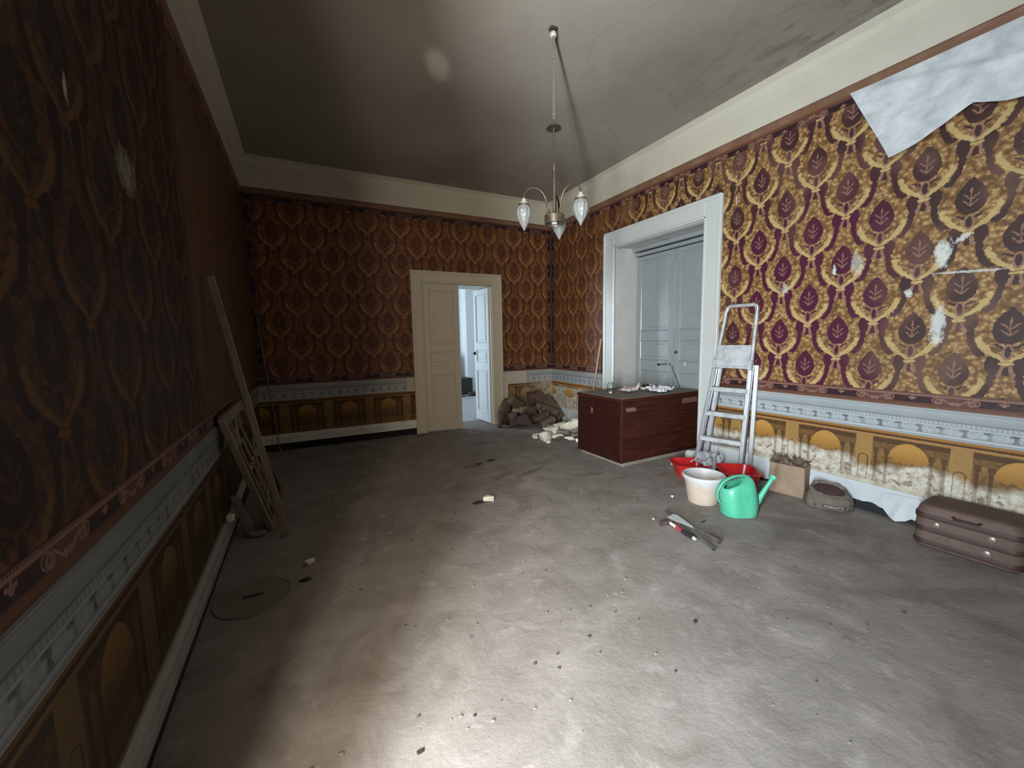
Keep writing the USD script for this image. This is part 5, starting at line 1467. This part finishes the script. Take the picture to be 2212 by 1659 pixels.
fb = lambda p0, p1, wd, th, mat, nm: obj(nm, beam(at_(*p0), at_(*p1), wd, th, 0.003, nf), mat, fr_)
fb((0, 0), (0, 1), 0.05, 0.04, M['pale_board'], 'stile'); fb((0.13, 0.03), (0.13, 0.97), 0.045, 0.035, M['old_wood'], 'stile'); fb((1, 0), (1, 1), 0.06, 0.04, M['old_wood'], 'stile')
fb((0, 0.02), (1, 0.02), 0.07, 0.04, M['old_wood'], 'rail'); fb((0, 0.97), (1, 0.97), 0.08, 0.04, M['pale_board'], 'rail'); fb((0, 0.80), (0.30, 0.80), 0.14, 0.03, M['pale_board'], 'rail')
fb((0.13, 0.72), (0.62, 0.98), 0.045, 0.02, M['pale_board'], 'slat'); fb((0.16, 0.55), (0.60, 0.50), 0.03, 0.015, M['old_wood'], 'slat'); fb((0.35, 0.05), (0.42, 0.75), 0.03, 0.015, M['pale_board'], 'slat')
fb((0.62, 0.02), (0.58, 0.9), 0.03, 0.015, M['pale_board'], 'slat'); fb((0.15, 0.10), (0.9, 0.36), 0.03, 0.015, M['pale_board'], 'slat'); fb((0.15, 0.36), (0.9, 0.22), 0.03, 0.015, M['old_wood'], 'slat'); fb((0.45, 0.40), (0.85, 0.66), 0.03, 0.015, M['pale_board'], 'slat')
sb_ = thing('small_board', 'narrow grey board leaning at the foot of the left wall in front of the frame', 'board')
obj('edge', beam((-4.595, -2.78, 0.014), (XL + 0.045, -2.78, 0.345), 0.055, 0.022, 0.004, (0, 1, 0)), plain('grey_board', (0.28, 0.27, 0.26), 0.6, (0.19, 0.18, 0.17), 8), sb_)
obj('lower_edge', beam((-4.60, -2.80, 0.022), (-4.50, -2.80, 0.022), 0.05, 0.03, 0.004), plain('grey_board_end', (0.26, 0.25, 0.24), 0.6), sb_)
st_ = thing('thin_stick', 'very thin stick leaning in the dark back left corner', 'stick')
obj('rod', tube([(-4.515, -0.06, 0.0), (-4.675, -0.012, 1.96)], 0.007, 8), M['pale_board'], st_, smooth=True)
M['dark_disc'] = plain('dusty_metal', (0.185, 0.168, 0.135), 0.75, (0.15, 0.135, 0.108), 6)
dc = thing('metal_disc', 'round dusty flat metal disc lying on the floor by the left wall', 'disc', (-4.505, -3.68, 0))
obj('plate', lathe([(0, 0.003), (0.188, 0.003), (0.194, 0.007), (0.199, 0.007), (0.202, 0.001), (0.19, 0.0), (0, 0.0)], 64), M['dark_disc'], dc, smooth=30)
obj('centre_handle', cat(tube([(-0.05, 0, 0.003), (-0.045, 0, 0.012), (0.045, 0, 0.012), (0.05, 0, 0.003)], 0.005, 8)), M['leather_dark'], dc, smooth=40)

# ================================================================ seen through the back door
M['black_iron'] = plain('black_box', (0.022, 0.026, 0.020), 0.7, (0.035, 0.038, 0.030), 10)
bx = thing('black_box', 'big black box standing in the bright room beyond the back door', 'box', (-0.46, 4.16, 0))
obj('body', box(-0.36, 0.40, -0.25, 0.25, 0.03, 0.42, 0.01), M['black_iron'], bx)
obj('top_edge', box(-0.37, 0.41, -0.26, 0.26, 0.42, 0.445, 0.006), M['black_iron'], bx)
obj('base', box(-0.34, 0.38, -0.23, 0.23, 0.0, 0.03), M['black_iron'], bx)
for i, (lb, x_, y_, sz) in enumerate((('dark rag heap lying before the black box in the far room', -0.60, 3.64, (0.44, 0.30, 0.14)), ('brown dark cloth lying right of the heap in the far room', -0.10, 3.62, (0.42, 0.28, 0.10)))):
    m = rock(sz, 700 + i, 26, 0.07, 2)
    obj('dark_cloth', m, M['dark_soil'] if i == 0 else M['stone_red'], label=lb, cat='cloth', smooth=40, loc=(x_, y_, -m.bounds[0][2]))
cv = thing('draped_bundle', 'pale grey covered bundle against the far white wall beyond the door', 'bundle', (-0.55, 4.66, 0))
obj('cover', T(rock((0.42, 0.30, 1.05), 811, 30, 0.05, 2), (0, 0, 0.52)), plain('pale_cover', (0.62, 0.70, 0.76), 0.8, (0.45, 0.44, 0.48), 5), cv, smooth=40)
obj('cap', T(rock((0.22, 0.22, 0.16), 812, 22, 0.05, 1), (0.10, -0.02, 1.03)), M['stone_grey'], cv, smooth=40)
